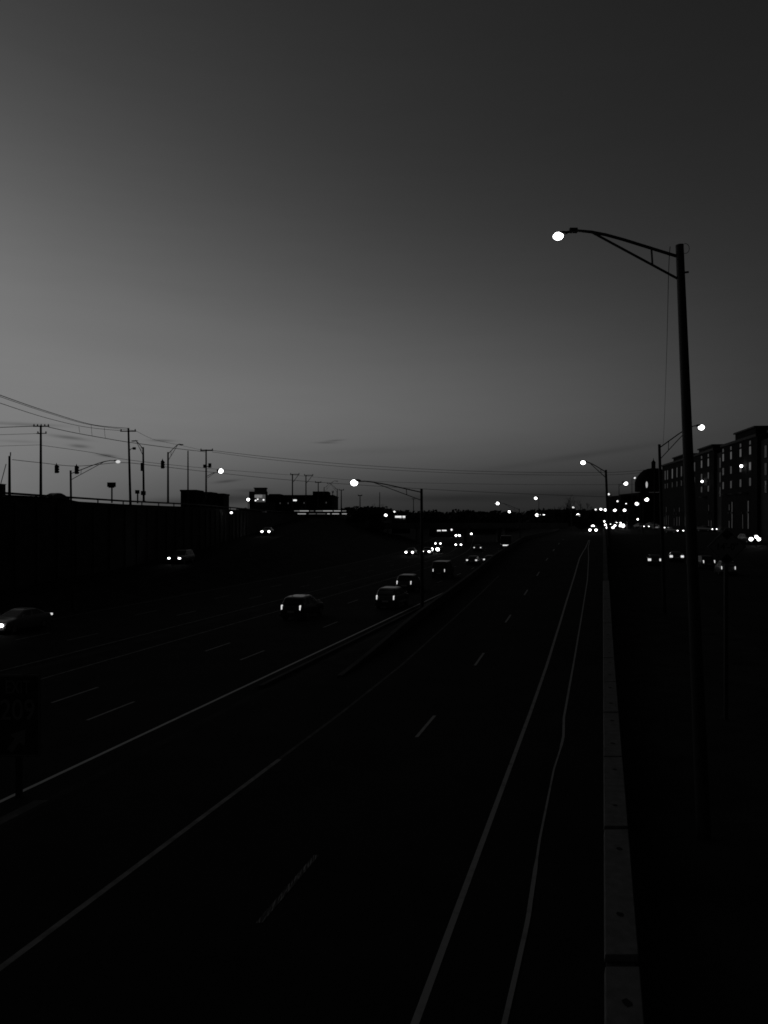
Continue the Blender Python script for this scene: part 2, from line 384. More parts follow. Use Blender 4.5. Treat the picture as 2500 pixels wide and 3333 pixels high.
# ------------------------------------------------------------------ street lamps
LAMPS = 'cobra-head street lamps with lattice arms'
def street_lamp(label, base, top, tip, r0=.13, r1=.085, lens=(.3, .14, .12), lit=True, lens_px=None, brace=1.3, name='street_lamp', extra=False, mlens=None, seg=10, group=LAMPS):
    """base, top of the pole and the lamp position as world points"""
    lens = tuple(v * .88 for v in lens)
    base, top, tip = Vector(base), Vector(top), Vector(tip)
    t = thing(name, label, 'street lamp', base, 0, group)
    b = MB(); L0 = [base, base.lerp(top, .5), top + Vector((0, 0, .02))]
    b.tube([p - base for p in L0], [r0, (r0 + r1) / 2, r1], seg)
    b.build('pole', steel_d, t, smooth=False)
    MB().box(-r0 * 1.6, r0 * 1.6, -r0 * 1.6, r0 * 1.6, 0.0, .06).build('base_plate', steel_d, t)
    d = tip - top; hd = Vector((d.x, d.y, 0)); Lh = hd.length; hd.normalize()
    a0 = top - Vector((0, 0, .25)) - base
    e = tip - base - hd * (lens[0] * .6)
    k = e - a0
    pts = [a0 + hd * (Lh * s) + Vector((0, 0, (k.z + .06) * g_)) for s, g_ in ((0, 0), (.15, .21), (.3, .42), (.45, .63), (.6, .82), (.72, .94), (.84, 1.02))]
    pts.append(e + Vector((0, 0, .05)))
    b = MB(); b.tube(pts, [r1 * .42] * 6 + [r1 * .36] * 2, 8); arm = b.build('arm', steel_d, t)
    lo = a0 - Vector((0, 0, brace)); join = pts[5]
    b = MB(); b.tube([lo, lo.lerp(join, .5), join], r1 * .32, 6); b.build('brace', steel_d, t)
    s1 = pts[1].lerp(pts[2], .5); tt = .28; s2 = lo.lerp(join, .3)
    b = MB(); b.tube([s1, s2], r1 * .26, 6); b.build('strut', steel_d, t)
    rot = hd.to_track_quat('X', 'Z').to_matrix().to_4x4()
    ctr = tip - base
    b = MB(); b.ell(ctr - hd * lens[0] * .95 + Vector((0, 0, lens[2] * .55)), lens[0] * .95, lens[1] * .8, lens[2] * .5, 12, 6, rot); hdm = b.build('lamp_head', steel_d, t, smooth=True)
    b = MB(); b.ell(ctr - Vector((0, 0, lens[2] * .15)), lens[0], lens[1], lens[2], 12, 8, rot); b.build('lens', mlens or (lens_on if lit else head_off), hdm, smooth=True)  # on distant lamps the lens is enlarged to stand in for glare
    return t
# big lamp on the right
big_base = Vector((7.08, 17, .4)); big_top = at(2212, 800, 17); big_tip = at(1817, 767, 17.7)
t = street_lamp('tall leaning street lamp rising above everything at right, its lit head hanging over the road', big_base, big_top, big_tip, .155, .085, (.135, .108, .098), brace=.5, seg=16, group=LAMPS)
b = MB(); b.box(.04, .22, -.045, .045, -.05, .05)
o = b.build('arm_clamp', steel_d, t); o.location = (big_tip - big_base) + Vector((.22, 0, .12)); o.rotation_euler = (0, 0, 0)
b = MB(); b.tube([(math.cos(a) * .085 + .13, 0, math.sin(a) * .11 - .06) for a in [i * math.pi / 8 for i in range(-5, 9)]], .006, 5)
o = b.build('wire_loop', cable_m, t); o.location = big_top - big_base
b = MB(); b.tube([(0, 0, 0), (.17, 0, .02)], .022, 6); o = b.build('bracket', steel_d, t); o.location = big_top - big_base + Vector((.03, 0, -.6))
p2_base = Vector((XY(4.9, 57)[0], 57, .4)); p2_top = at(2146, 1447, 57)
p2_base.x = (2163 - 1250) / F * 57
street_lamp('street lamp behind the tall leaning pole, its lit arm reaching right over the side road', p2_base, p2_top, at(2283, 1390, 57), .15, .1, (.26, .2, .22), brace=.9)
street_lamp('street lamp in mid-photo, its long arm reaching left over the motorway', (at(1374, 2001, 59.5).x, 59.5, 0), at(1372, 1592, 59.5), at(1153, 1570, 60), .15, .1, (.32, .3, .27), brace=.62)
street_lamp('faintly lit street lamp before the retaining wall, its arm reaching right', (at(236, 1945, 62).x, 62, .2), at(230, 1532, 62), at(384, 1502, 62), .1, .08, (.22, .17, .14), brace=.5, mlens=emi('lamp_lens_warm', .62))
street_lamp('street lamp beside the far end of the parapet wall, lit head on the left', (XY(.9, 100)[0], 100, 2), at(1972, 1530, 100), at(1898, 1505, 98), .19, .15, (.38, .28, .28), brace=.75)
street_lamp('street lamp on the far median with a drooping arm and round bright lens', (at(1693, 1760, 218).x, 218, 0), at(1690, 1656, 218), at(1620, 1638, 218), .16, .12, (.5, .45, .45), brace=.9)
street_lamp('lower lit street lamp just right of the far median lamp', (at(1692, 1740, 300).x, 300, 0), at(1692, 1669, 300), at(1658, 1665, 300), .16, .12, (.55, .5, .5), brace=.9)
def near_z(px, d):
    off = (px - 1250) / F * d - SL * d
    return zA(d) if off < .5 and off > -12.4 else (right_z(off, d) if off > 0 else 0)
small = [ # px, py, d, lens radius in px with the glare built in, arm px (side), label
 (1744, 1621, 260, 6, 10, 'lit street lamp standing alone above the dark tree line right of centre'),
 (1748, 1676, 390, 6.5, 8, 'leftmost of the four street lamps bunched in front of the far tree line'),
 (1759, 1673, 420, 3.5, 5, 'faint second lamp of the four bunched in front of the far tree line'),
 (1771, 1672, 400, 6, 7, 'bright third lamp of the four bunched in front of the far tree line'),
 (1779, 1676, 430, 4, 5, 'small rightmost lamp of the four bunched in front of the far tree line'),
 (1804, 1675, 400, 3.3, 6, 'tiny lone street lamp between the far bunch and the bare trees'),
 (1866, 1651, 280, 4, 7, 'small lit street lamp in front of the bare trees'),
 (1882, 1676, 220, 7, 10, 'big bright street lamp low in front of the bare trees'),
 (1939, 1658, 300, 4, 8, 'leftmost of the three street lamps in a level row beside the dark pole'),
 (1956, 1657, 270, 5, 8, 'middle one of the three street lamps in a level row beside the dark pole'),
 (1971, 1659, 240, 6, 8, 'rightmost of the three street lamps in a level row, behind the dark pole'),
 (1981, 1608, 230, 4.5, 9, 'small lit lamp close to the right side of the dark pole, above the level row'),
 (2010, 1631, 260, 4, 8, 'small lit street lamp at the left corner of the domed building'),
 (2001, 1660, 210, 6, -8, 'street lamp with a bright lens low at the left foot of the domed building'),
 (2033, 1660, 200, 6, 8, 'street lamp with a bright lens low in front of the domed building'),
 (2038, 1639, 240, 3, 6, 'dim street lamp halfway up in front of the domed building'),
 (2073, 1639, 190, 7.5, 10, 'bright street lamp at the right foot of the domed building'),
 (2105, 1625, 170, 8, -12, 'large bright street lamp just left of the second tall pole'),
 (2037, 1573, 200, 8, -22, 'large lit street lamp at dome height left of the domed building'),
 (2066, 1555, 250, 3.5, -9, 'tiny street lamp beside the left shoulder of the dome'),
 (753, 1668, 128, 5, -5, 'small street lamp lit on the slope below the retaining wall'),
 (1256, 1676, 200, 6, 6, 'lit street lamp left of the bright shop canopy beyond the motorway'),
 (1284, 1665, 250, 4, 5, 'small lit lamp just above the bright shop canopy beyond the motorway'),
]
for px_, py_, d, rp, arm, lab in small:
    tip = at(px_, py_, d); r_ = rp / F * d
    bx = at(px_ + arm, 0, d).x
    gz = near_z(px_ + arm, d)
    if px_ == 753: gz = 3.2
    tp = Vector((bx, d, tip.z - .15)); ln = (r_, r_ * .9, r_ * .85)
    street_lamp(lab, (bx, d, gz), tp, tip, .11, .08, ln, brace=.4, seg=6, group='small far street lamps', mlens=(lens_far if rp > 4.5 else lens_dim) if px_ != 2073 else emi('small_lamp_lens_soft', 1.8))

# ------------------------------------------------------------------ utility poles on the left
UP = 'wooden utility poles with crossarms'
def uppole(label, x, ytop, ybase, d, rp, arms, extras=(), group=UP, xb=None, name='utility_pole'):
    b0 = at(xb if xb is not None else x, ybase, d); tp = at(x, ytop, d); r = rp / F * d
    t = thing(name, label, 'utility pole', b0, 0, group)
    MB().tube([(0, 0, -1.2), tp - b0], [r * 1.15, r * .8], 8).build('pole', wood, t)
    for (x0_, x1_, ya, th) in arms:
        a, c = at(x0_, ya, d) - b0, at(x1_, ya, d) - b0; h = th / F * d / 2
        arm = MB().box(a.x, c.x, a.y - h - r, a.y + h - r, a.z - h, a.z + h).build('crossarm', wood, t)
        b = MB()
        nk = 5 if x1_ - x0_ > 51.5 else 2
        for k in range(nk):
            xx = a.x + (c.x - a.x) * (.05 + .9 * k / (nk - 1)); b.tube([(xx, a.y - r, a.z + h - .02), (xx, a.y - r, a.z + h + .24)], [.11, .07], 6)
        b.build('insulator', steel_d, arm)
    return t, b0
t, b0 = uppole('thick utility pole at far left with a wide two-level crossarm top', 133, 1385, 1607, 108, 4.2, [(110, 162, 1388, 3.2), (124, 153, 1411, 2.4)])
o = MB().tube([at(118, 1411, 108) - b0, at(133, 1412, 108) - b0], .05, 6).build('side_bracket', steel_d, t)
t, b0 = uppole('straight utility pole with one T crossarm, second from the left', 418, 1393, 1628, 111, 3.8, [(393, 444, 1404, 3)], xb=425)
pts = [at(*p, 111) - b0 for p in ((422, 1466), (427, 1461), (433, 1459))]
la = MB().tube(pts, .05, 6).build('lamp_bracket', steel_d, t)
a = at(437, 1459, 111) - b0; MB().box(a.x - .22, a.x + .22, a.y - .15, a.y + .15, a.z - .2, a.z + .15).build('lamp_head', steel_d, t, bevel=.05)
t, b0 = uppole('utility pole carrying a transformer and a lit lamp above the pale box buildings', 671, 1463, 1605, 146, 2.8, [(653, 694, 1466, 4)])
a = at(671, 1516, 146) - b0; MB().tube([a + Vector((-.25, -.3, -.38)), a + Vector((-.25, -.3, .2))], .25, 10).build('transformer', steel_d, t)
MB().tube([a + Vector((.75, -.2, -.38)), a + Vector((.75, -.2, .45))], .3, 10).build('transformer', steel_d, t)
MB().box(a.x - .3, a.x + .9, a.y - .1, a.y + .1, a.z - .2, a.z - .05).build('transformer_bracket', steel_d, t)
pts = [at(*p, 146) - b0 for p in ((674, 1550), (690, 1541), (708, 1537))]
MB().tube(pts, .06, 6).build('lamp_arm', steel_d, t); MB().tube([at(675, 1556, 146) - b0, at(698, 1540, 146) - b0], .04, 6).build('arm_brace', steel_d, t)
a = at(719, 1533, 146) - b0; MB().ell(a, .46, .4, .42).build('lens', lens_on, t, smooth=True)
MB().ell(a + Vector((-.3, 0, .12)), .5, .3, .3).build('lamp_head', steel_d, t, smooth=True)
for i, (x, yt, yb, d, rp, arms, lab) in enumerate([
    (952, 1543, 1650, 190, 2.2, [(945, 975, 1544, 2.2)], 'braced T-topped pole in front of the wide dark block'),
    (996, 1546, 1640, 200, 2.0, [(990, 1020, 1547, 2.2)], 'T-topped pole just right of the first braced one on the wide dark block'),
    (1036, 1569, 1640, 215, 1.8, [(1026, 1046, 1570, 3)], 'shorter T-topped pole in front of the rooftop penthouse'),
    (1111, 1594, 1650, 215, 1.8, [(1103, 1120, 1595, 2)], 'short T-topped pole right of the wide dark block'),
    (1172, 1612, 1655, 250, 1.6, [(1165, 1179, 1613, 3)], 'tiny T-topped pole standing alone left of the middle street lamp arm'),
    (1346, 1622, 1670, 300, 1.2, [(1341, 1351, 1624, 1.5)], 'thin distant pole just left of the middle street lamp post'),
    (1083, 1601, 1650, 205, 1.5, [(1081, 1086, 1602, 4)], 'plain stub pole at the right end of the wide dark block')]):
    t, b0 = uppole(lab, x, yt, yb, d, rp, arms, group='small far poles with T tops')
    if i < 2:
        MB().tube([at(arms[0][1] - 3, yt + 2, d) - b0, at(x + 2, yt + 26, d) - b0], .07, 5).build('arm_brace', wood, t)
t, b0 = uppole('thick dark stub pole without crossarm at the left edge of the photo', 31, 1484, 1608, 78, 4.4, [], group='bare poles on the upper road')
MB().tube([at(34, 1484, 78) - b0, at(34.5, 1472, 78) - b0], .06, 6).build('top_pin', steel_d, t)
uppole('plain slender pole without crossarm rising behind the pale box building', 612, 1467, 1600, 150, 2.3, [], group='bare poles on the upper road')
uppole('faint thin mast among the far trees left of the middle street lamp', 1236, 1602, 1670, 280, 1.3, [], group='bare poles on the upper road')

b0 = at(7, 1606, 84); t = thing('utility_cabinet', 'small dark equipment box with a slanting strut at the extreme left edge', 'cabinet', b0)
a, c = at(-14, 1602, 84) - b0, at(13, 1577, 84) - b0; MB().box(a.x, c.x, -.4, .4, -.6, c.z).build('housing', steel_d, t, bevel=.04)
MB().tube([at(2, 1577, 84) - b0, at(20, 1510, 84) - b0], .045, 6).build('strut', steel_d, t); MB().box(a.x - .05, c.x + .05, -.45, .45, c.z + .002, c.z + .06).build('lid', steel_d, t)
# cobra lamps (unlit) on the upper road
street_lamp('unlit upper-road street lamp with a box on its pole, arm curving left', at(468, 1632, 112), at(466, 1456, 112), at(435, 1435, 112), .17, .13, (.42, .14, .1), lit=False, brace=1.0)
o = [x for x in bpy.data.objects if x.name.startswith('street_lamp') and x.get('label', '').startswith('unlit upper-road street lamp with a box')][0]
a = at(465, 1520, 112) - o.location; MB().box(a.x - .25, a.x + .25, a.y - .3, a.y - .05, a.z - .6, a.z + .6).build('control_box', steel_d, o, bevel=.05)
a = at(467, 1605, 112) - o.location; MB().box(a.x - .3, a.x + .3, a.y - .3, a.y + .2, a.z - .3, a.z + .3).build('junction_box', steel_d, o, bevel=.05)
street_lamp('unlit upper-road street lamp with its arm rising to the right', at(547, 1640, 112), at(547, 1472, 112), at(591, 1447, 112), .16, .12, (.36, .14, .1), lit=False, brace=1.0)
street_lamp('small unlit street lamp on the roof end of the wide dark block, arm up right', at(1055, 1610, 225), at(1055, 1586, 225), at(1097, 1566, 225), .12, .1, (.4, .15, .1), lit=False, brace=1.2, seg=6)
street_lamp('small unlit street lamp right of the wide dark block, arm bent left', at(1097, 1650, 225), at(1098, 1591, 225), at(1066, 1573, 225), .16, .12, (.3, .12, .1), lit=False, brace=1.0, seg=6)

# ------------------------------------------------------------------ overhead cables
def cable(label, pts, r, name='overhead_cable', group='overhead cables'):
    P = [Vector(p) for p in pts]; Q = []
    for i in range(len(P) - 1):     # smooth through the points
        p0, p1, p2, p3 = P[max(i - 1, 0)], P[i], P[i + 1], P[min(i + 2, len(P) - 1)]
        for k in range(8):
            s = k / 8; Q.append(.5 * ((2 * p1) + (p2 - p0) * s + (2 * p0 - 5 * p1 + 4 * p2 - p3) * s * s + (3 * p1 - p0 - 3 * p2 + p3) * s ** 3))
    Q.append(P[-1])
    return tag(MB().tube(Q, r * .75, 5).build(name, cable_m), label, 'cable', group)
def A(*l): return [at(*p) for p in l]
cable('upper heavy cable sagging down from the left edge to the second pole', A((-120, 1240, 60), (0, 1286, 70), (150, 1338, 85), (300, 1382, 101), (416, 1394, 111)), .05)
cable('cable close below the topmost sagging one at left edge', A((-120, 1246, 60), (0, 1291, 70), (150, 1342, 85), (290, 1382, 100), (440, 1402, 111)), .035)
cable('third sagging cable from the left edge, well below the top pair', A((-120, 1270, 60), (0, 1312, 70), (150, 1360, 85), (280, 1390, 100), (396, 1402, 111)), .04)
cable('cable falling steeply right of the second pole to the lamp arms', A((442, 1402, 111), (480, 1422, 114), (515, 1434, 117), (600, 1452, 128), (653, 1464, 146)), .03)
cable('thick cable from the wide-topped pole past the second pole to the transformer pole', A((158, 1390, 108), (240, 1408, 108), (350, 1428, 109), (424, 1440, 111), (550, 1457, 125), (671, 1471, 146)), .06)
cable('upper cable of the long pair spanning the motorway to the right', A((690, 1466, 146), (900, 1490, 150), (1200, 1516, 160), (1560, 1534, 170), (1968, 1538, 182), (2130, 1526, 190)), .05)
cable('lower cable of the long pair spanning the motorway to the right', A((690, 1471, 146), (900, 1498, 150), (1200, 1525, 160), (1560, 1542, 170), (1968, 1546, 182), (2130, 1533, 190)), .045)
cable('lowest cable crossing behind the traffic signals and on past the middle lamp top', A((40, 1496, 100), (130, 1506, 106), (250, 1517, 108), (390, 1506, 110), (480, 1513, 114), (600, 1527, 128), (671, 1535, 146), (950, 1563, 150), (1372, 1591, 160), (1700, 1607, 170), (2010, 1618, 182), (2125, 1618, 190)), .05)
cable('thin cable between the lowest one and the long pair', A((133, 1449, 108), (300, 1473, 109), (420, 1497, 111), (671, 1524, 146), (945, 1546, 190), (1250, 1568, 195), (1700, 1577, 200), (2090, 1577, 205)), .04)
cable('cable running off the left edge from the crossarm of the wide-topped pole', A((-80, 1392, 100), (0, 1391, 103), (112, 1387, 108)), .06)
cable('lower cable running off the left edge from the wide-topped pole', A((-80, 1418, 100), (0, 1415, 103), (126, 1411, 108)), .035)
cable('lowest cable running off the left edge from the wide-topped pole', A((-80, 1456, 100), (0, 1452, 103), (133, 1448, 108)), .03)
for x, y0_, y1_, lab in ((257, 1388, 1408, 'leftmost'), (297, 1382, 1418, 'middle'), (340, 1392, 1427, 'rightmost')):
    cable('%s of the three short vertical cable ties between the sagging cables' % lab, A((x, y0_, 105), (x + 1, (y0_ + y1_) / 2, 105), (x + 3, y1_, 106)), .03, 'cable_tie', 'cable ties')
cable('thin single wire dropping from the tall lamp arm to the lamp behind it', [at(2181, 803, 17.05), at(2176, 900, 21), at(2170, 1150, 33), at(2162, 1380, 50), at(2158, 1452, 57)], .012, 'service_wire')
uppole('utility pole hidden against the dome holding the long cables', 2130, 1524, 1700, 190, 2, [(2118, 2142, 1528, 2.5)])

# traffic signals hanging on the lowest cable
sig = thing('traffic_signal', 'leftmost hanging traffic signal, alone between the two left poles', 'traffic signal', at(184, 1540, 108), 0, 'traffic signals hanging over the upper road')
MB().box(-.22, .22, -.15, .15, 0, 1.1).build('housing', steel_d, sig, bevel=.04)
MB().tube([(0, 0, 1.1), (0, 0, 1.42)], .05, 6).build('hanger', steel_d, sig)
MB().tube([(-.1, 0, 1.08), (0, 0, 1.3), (.1, 0, 1.08)], .08, 6).build('top_bracket', steel_d, sig)
for k in range(3):
    MB().ell((.0, .16, .2 + k * .35), .14, .04, .14, 10, 6).build('signal_lens', head_off, sig)
    MB().tube([(.0, .15, .2 + k * .35), (.12, .42, .22 + k * .35)], [.16, .15], 10, cap=False).build('visor', steel_d, sig)
dup(sig, 'traffic signal hanging right in front of the faint lit lamp arm', at(249, 1543, 108))
dup(sig, 'traffic signal hanging farthest right, beside the arm-raised unlit lamp', at(529, 1525, 112))

# signs on the upper road
def post_sign(label, x0, x1, y0, y1, yb, d, cat='sign', name='roadside_sign'):
    b0 = at((x0 + x1) / 2, yb, d); a, c = at(x0, y1, d) - b0, at(x1, y0, d) - b0
    t = thing(name, label, cat, b0, 0)
    MB().box(-.09, .09, .08, .26, -.5, c.z * .9).build('post', steel_d, t)
    MB().box(a.x, c.x, -.06, .06, a.z, c.z).build('panel', steel_d, t, bevel=.03)
    return t, a, c
t, a, c = post_sign('wide dark sign board on a pole between the two left utility poles', 349, 377, 1570, 1585, 1626, 115)
MB().box(a.x + .1, c.x - .35, .27, .4, a.z - .12, c.z - .1).build('rear_panel', steel_d, t)
post_sign('small square sign board just left of the box-carrying lamp', 440, 454, 1595, 1607, 1628, 118)

# ------------------------------------------------------------------ buildings on the upper left
def block(label, name, x0, x1, y0, y1, d, depth, m, cat='building', parts=None):
    a, c = at(x0, y1, d), at(x1, y0, d); b0 = Vector(((a.x + c.x) / 2, d, a.z)); w2 = (c.x - a.x) / 2
    t = thing(name, label, cat, b0)
    MB().box(-w2, w2, 0, depth, -1.5, c.z - a.z - .35).build('wall', m, t)
    MB().box(-w2 - .12, w2 + .12, -.12, depth + .12, c.z - a.z - .348, c.z - a.z).build('roof', brick_d, t)
    return t, w2, c.z - a.z
for (x0, x1, y0, y1, d, lab) in ((588, 638, 1594, 1645, 150, 'leftmost and tallest of the three flat-topped boxes on the upper road'),
                                 (643, 685, 1601, 1650, 155, 'middle one of the three flat-topped boxes, behind the transformer pole'),
                                 (688, 727, 1606, 1652, 160, 'lowest and rightmost of the three flat-topped boxes on the upper road')):
    t, w2, h = block(lab, 'storage_building', x0, x1, y0, y1, d, 6, brick_d)
    MB().box(-w2 * .2, w2 * .2, -.06, -.002, -.5, h * .55).build('door', panel_m, t)
    t['group'] = 'flat-topped boxes on the upper road'
# lit sign tower / filling station
b0 = at(840, 1650, 185); t = thing('filling_station', 'small building with a boxy rooftop sign and lit panel, left of the wide dark block', 'building', b0)
def bx(x0, x1, y0, y1, d, dep, y_off=0):
    a, c = at(x0, y1, d) - b0, at(x1, y0, d) - b0; return MB().box(a.x, c.x, y_off, y_off + dep, a.z, c.z)
bx(812, 880, 1634, 1665, 185, 8).build('wall', brick_d, t); bx(812, 827, 1600, 1640, 185, 3, -.5).build('tower', brick_d, t)
bx(828, 865, 1590, 1609, 185, 2).build('sign_cabinet', panel_m, t); bx(826, 867, 1587, 1590, 185, 2.4, -.2).build('sign_roof', brick_d, t)
bx(829, 853, 1610, 1620, 185, .4).build('lit_panel', shop_dim, t)
bx(864, 870, 1600, 1636, 185, .6).build('side_column', brick_d, t)
for x, y, r in ((832, 1629, 3), (839, 1625, 2.6), (858, 1627, 3)): MB().ell(at(x, y, 184.4) - b0, r / F * 185, .2, r / F * 185 * .8).build('wall_lamp', lens_dim, t)
def globe(label, px_, py_, d, r, m=None, bz=None, group='small lit lamps'):
    p = at(px_, py_, d); bzz = bz if bz is not None else near_z(px_, d); rr = r / F * d
    t = thing('post_lamp', label, 'lamp', (p.x, d, bzz), 0, group)
    MB().tube([(0, 0, 0), (0, 0, p.z - bzz - rr * .6)], .08, 6).build('post', steel_d, t)
    MB().ell((0, 0, p.z - bzz), rr, rr, rr * 1.05, 10, 8).build('lens', m or lens_on, t, smooth=True)
    MB().tube([(0, 0, p.z - bzz + rr * .9), (0, 0, p.z - bzz + rr * 1.15)], [rr * .6, rr * .3], 8).build('cap', steel_d, t)
    return t
globe('bright post lamp at the left side of the boxy rooftop sign', 808, 1626, 180, 4.5, bz=8)
t, w2, h = block('wide dark flat-roofed block on the upper left skyline with a rooftop penthouse', 'office_block', 868, 1085, 1611, 1660, 235, 25, brick_d)
pz0 = h; sx_ = 235 / F
MB().box((1014 - 976.5) * sx_, (1065 - 976.5) * sx_, 4, 14, h, h + 13 * sx_).build('penthouse', brick_d, t)
MB().box((872 - 976.5) * sx_, (908 - 976.5) * sx_, 2, 10, h, h + 4 * sx_).build('roof_plant', brick_d, t)
f_ = MB().box((951 - 976.5) * sx_, (967 - 976.5) * sx_, -.4, -.1, (1660 - 1631) * sx_, (1660 - 1616) * sx_).build('wall_sign', panel_m, t)
MB().box((951.5 - 976.5) * sx_, (966.5 - 976.5) * sx_, -.5, -.41, (1660 - 1631) * sx_, (1660 - 1626) * sx_).build('lit_strip', shop_lit, f_)
for k, (x, y) in enumerate([(886, 1638), (912, 1638), (938, 1638), (990, 1637), (1044, 1636), (1062, 1636), (982, 1652), (1020, 1640), (925, 1625), (900, 1625), (1030, 1624), (1005, 1624)]):
    wd = MB().box((x - 978.5) * sx_, (x - 974.5) * sx_, -.05, -.005, (1657.5 - y) * sx_, (1662.5 - y) * sx_).build('window', win_lit if k in (0, 1, 2, 3, 5) else glass_d, t)
# canopy with two lit edges
b0 = at(1042, 1680, 200); t = thing('lit_canopy', 'long low canopy outlined by two thin lit strips under the wide dark block', 'canopy', b0)
def bx2(x0, x1, y0, y1, yo, dep): a, c = at(x0, y1, 200) - b0, at(x1, y0, 200) - b0; return MB().box(a.x, c.x, yo, yo + dep, a.z, c.z)
bx2(950, 1136, 1659, 1661.5, 0, 6).build('upper_roof', steel_d, t)
bx2(962, 1136, 1668, 1671, -2, 4).build('lower_roof', steel_d, t)
for k in range(5): bx2(966 + k * 41, 968 + k * 41, 1661.5, 1690, 2, .3).build('column', steel_d, t)
random.seed(3); x = 958
while x < 1128:
    l = random.uniform(10, 32); bx2(x, min(x + l, 1130), 1661.6, 1664.4, -.1, .1).build('light_strip', random.choice([strip_a, strip_b, shop_dim]), t); x += l + random.uniform(1, 7)
x = 972
while x < 1128:
    l = random.uniform(8, 28); bx2(x, min(x + l, 1130), 1671.2, 1674, -2.1, .1).build('light_strip', random.choice([strip_a, strip_b, shop_dim]), t); x += l + random.uniform(3, 12)
def shop(label, x0, x1, y0, y1, d, lights, cat='building'):
    b0 = at((x0 + x1) / 2, y1, d); t = thing('shop_building', label, cat, b0); s = d / F; w2 = (x1 - x0) / 2 * s; hh = (y1 - y0) * s
    MB().box(-w2, w2, 0, 8, -3, hh - .3).build('wall', brick_d, t); MB().box(-w2 - .3, w2 + .3, -.5, 8.3, hh - .298, hh).build('roof', brick_d, t)
    for (lx0, lx1, ly0, ly1, m) in lights:
        cx = (x0 + x1) / 2; MB().box((lx0 - cx) * s, (lx1 - cx) * s, -.66, -.56, (y1 - ly1) * s, (y1 - ly0) * s).build('lit_sign', m, t)
    return t
shop('low shop with a bright split canopy light left of the middle lamp post', 1275, 1335, 1674, 1705, 240, [(1286, 1307, 1679, 1685, shop_lit), (1300, 1308, 1685.5, 1688, shop_dim), (1310, 1319, 1679, 1685, shop_lit), (1311, 1318, 1685.5, 1689, shop_dim)])
shop('low dark building with a row of small white window lights beyond the motorway', 1398, 1480, 1715, 1745, 300, [(1423, 1428, 1725, 1729, shop_lit), (1429.5, 1434, 1725, 1729, shop_lit), (1438, 1453, 1724.6, 1728.4, shop_lit), (1467, 1472, 1720, 1727, lens_dim)])
shop('distant roadside building with dim scattered window lights near the far median lamp', 1575, 1700, 1688, 1735, 420, [(1608, 1612, 1694, 1697, shop_dim), (1617, 1622, 1692, 1696, shop_dim), (1582, 1587, 1694, 1697, win_lit2), (1670, 1673, 1700, 1704, shop_dim)])

# ------------------------------------------------------------------ domed hall
D = 330; b0 = Vector((at(2127, 0, D).x, D, 4)); t = thing('domed_hall', 'domed hall with a small cupola behind the second street lamp on the right', 'building', b0)
def zz(y): return H + (HY - y) / F * D - 4
s = D / F
rings = []
def circ(r, z, n=24): return [(r * math.cos(2 * math.pi * k / n), r * math.sin(2 * math.pi * k / n), z) for k in range(n)]
dr = [(58 * s, zz(1600)), (58 * s, zz(1568))]
MB().loft([circ(r, z) for r, z in dr]).build('drum', brick_d, t)
prof = [(57, 1568), (56, 1562), (50, 1550), (42, 1540), (32, 1531), (20, 1526), (7, 1524)]
MB().loft([circ(r * s, zz(y)) for r, y in prof]).build('dome', brick, t, smooth=True)
cu = MB().loft([circ(r * s, zz(y), 12) for r, y in ((6.5, 1524), (6.5, 1507))]).build('cupola', brick_d, t)
MB().loft([circ(r * s, zz(y), 12) for r, y in ((8, 1507), (5, 1502), (1.5, 1498), (.5, 1491))]).build('spire', brick_d, cu)
MB().box(-78 * s, 60 * s, -12, 14, -1, zz(1606)).build('lower_wall', brick_d, t)
MB().box(-126 * s, -78 * s, -9, 12, -1, zz(1614)).build('wing', brick_d, t)
MB().box(-74 * s, -50 * s, -13.2, -12.02, -1, zz(1592)).build('porch', brick_d, t)
MB().ell((-56.5 * s, -13.35, zz(1582)), 3.2 * s, .3, 10 * s, 10, 8).build('lit_window', emi('round_window_glow', .4), t)

# ------------------------------------------------------------------ apartment building on the right
def fac(px_):   # point of the facade seen at that column
    k = (px_ - 1250) / F; Y = 48.3 / (k - .148); return k * Y, Y
AP = Vector((69, 140, 4.4)); t = thing('apartment_building', 'long brick apartment building with stepped parapets and small lit windows at right', 'building', AP)
fd = Vector((.148, 1, 0)).normalized(); fn = Vector((-1, .148, 0)).normalized()   # along the facade, outward normal
def fpt(Y, out=0, z=0): return Vector((48.3 + .148 * Y, Y, 0)) + fn * out + Vector((0, 0, z)) - Vector((AP.x, AP.y, AP.z))
def fbox(Y0, Y1, o0, o1, z0, z1):
    b = MB(); r0 = [fpt(Y0, o0, z0), fpt(Y1, o0, z0), fpt(Y1, o1, z0), fpt(Y0, o1, z0)]; r1 = [fpt(Y0, o0, z1), fpt(Y1, o0, z1), fpt(Y1, o1, z1), fpt(Y0, o1, z1)]
    b.loft([r0, r1]); return b
fbox(100, 226, -18, -1.5, 3, 22.4).build('wall', brick_d, t)
secs = [(206, 225.5, 0, 23.0), (184.2, 206, 0, 23.0), (171.5, 184.2, 0, 23.1), (143, 165.8, 0, 23.2), (112, 137, 0, 23.2)]
for (a, c, o_, zt) in secs:
    sw = fbox(a, c, -1.4, o_, 3, zt - .5).build('wall_bay', brick, t); fbox(a - .1, c + .1, -1.5, o_ + .25, zt - .498, zt).build('cornice', trim_m, sw)
for (a, c, zt) in ((196, 210.7, 24.0), (172, 184, 24.0), (143.4, 155.8, 24.7), (121, 133, 24.7)):
    rp_ = fbox(a, c, -6, .1, 22.9, zt - .3).build('raised_parapet', brick, t); fbox(a - .2, c + .2, -6.2, .45, zt - .298, zt).build('cornice', trim_m, rp_)
for a, c in ((165.9, 171.4), (137.1, 142.9)):
    fbox(a, c, -1.45, -.6, 3, 21.9).build('recessed_bay', panel_m, t)
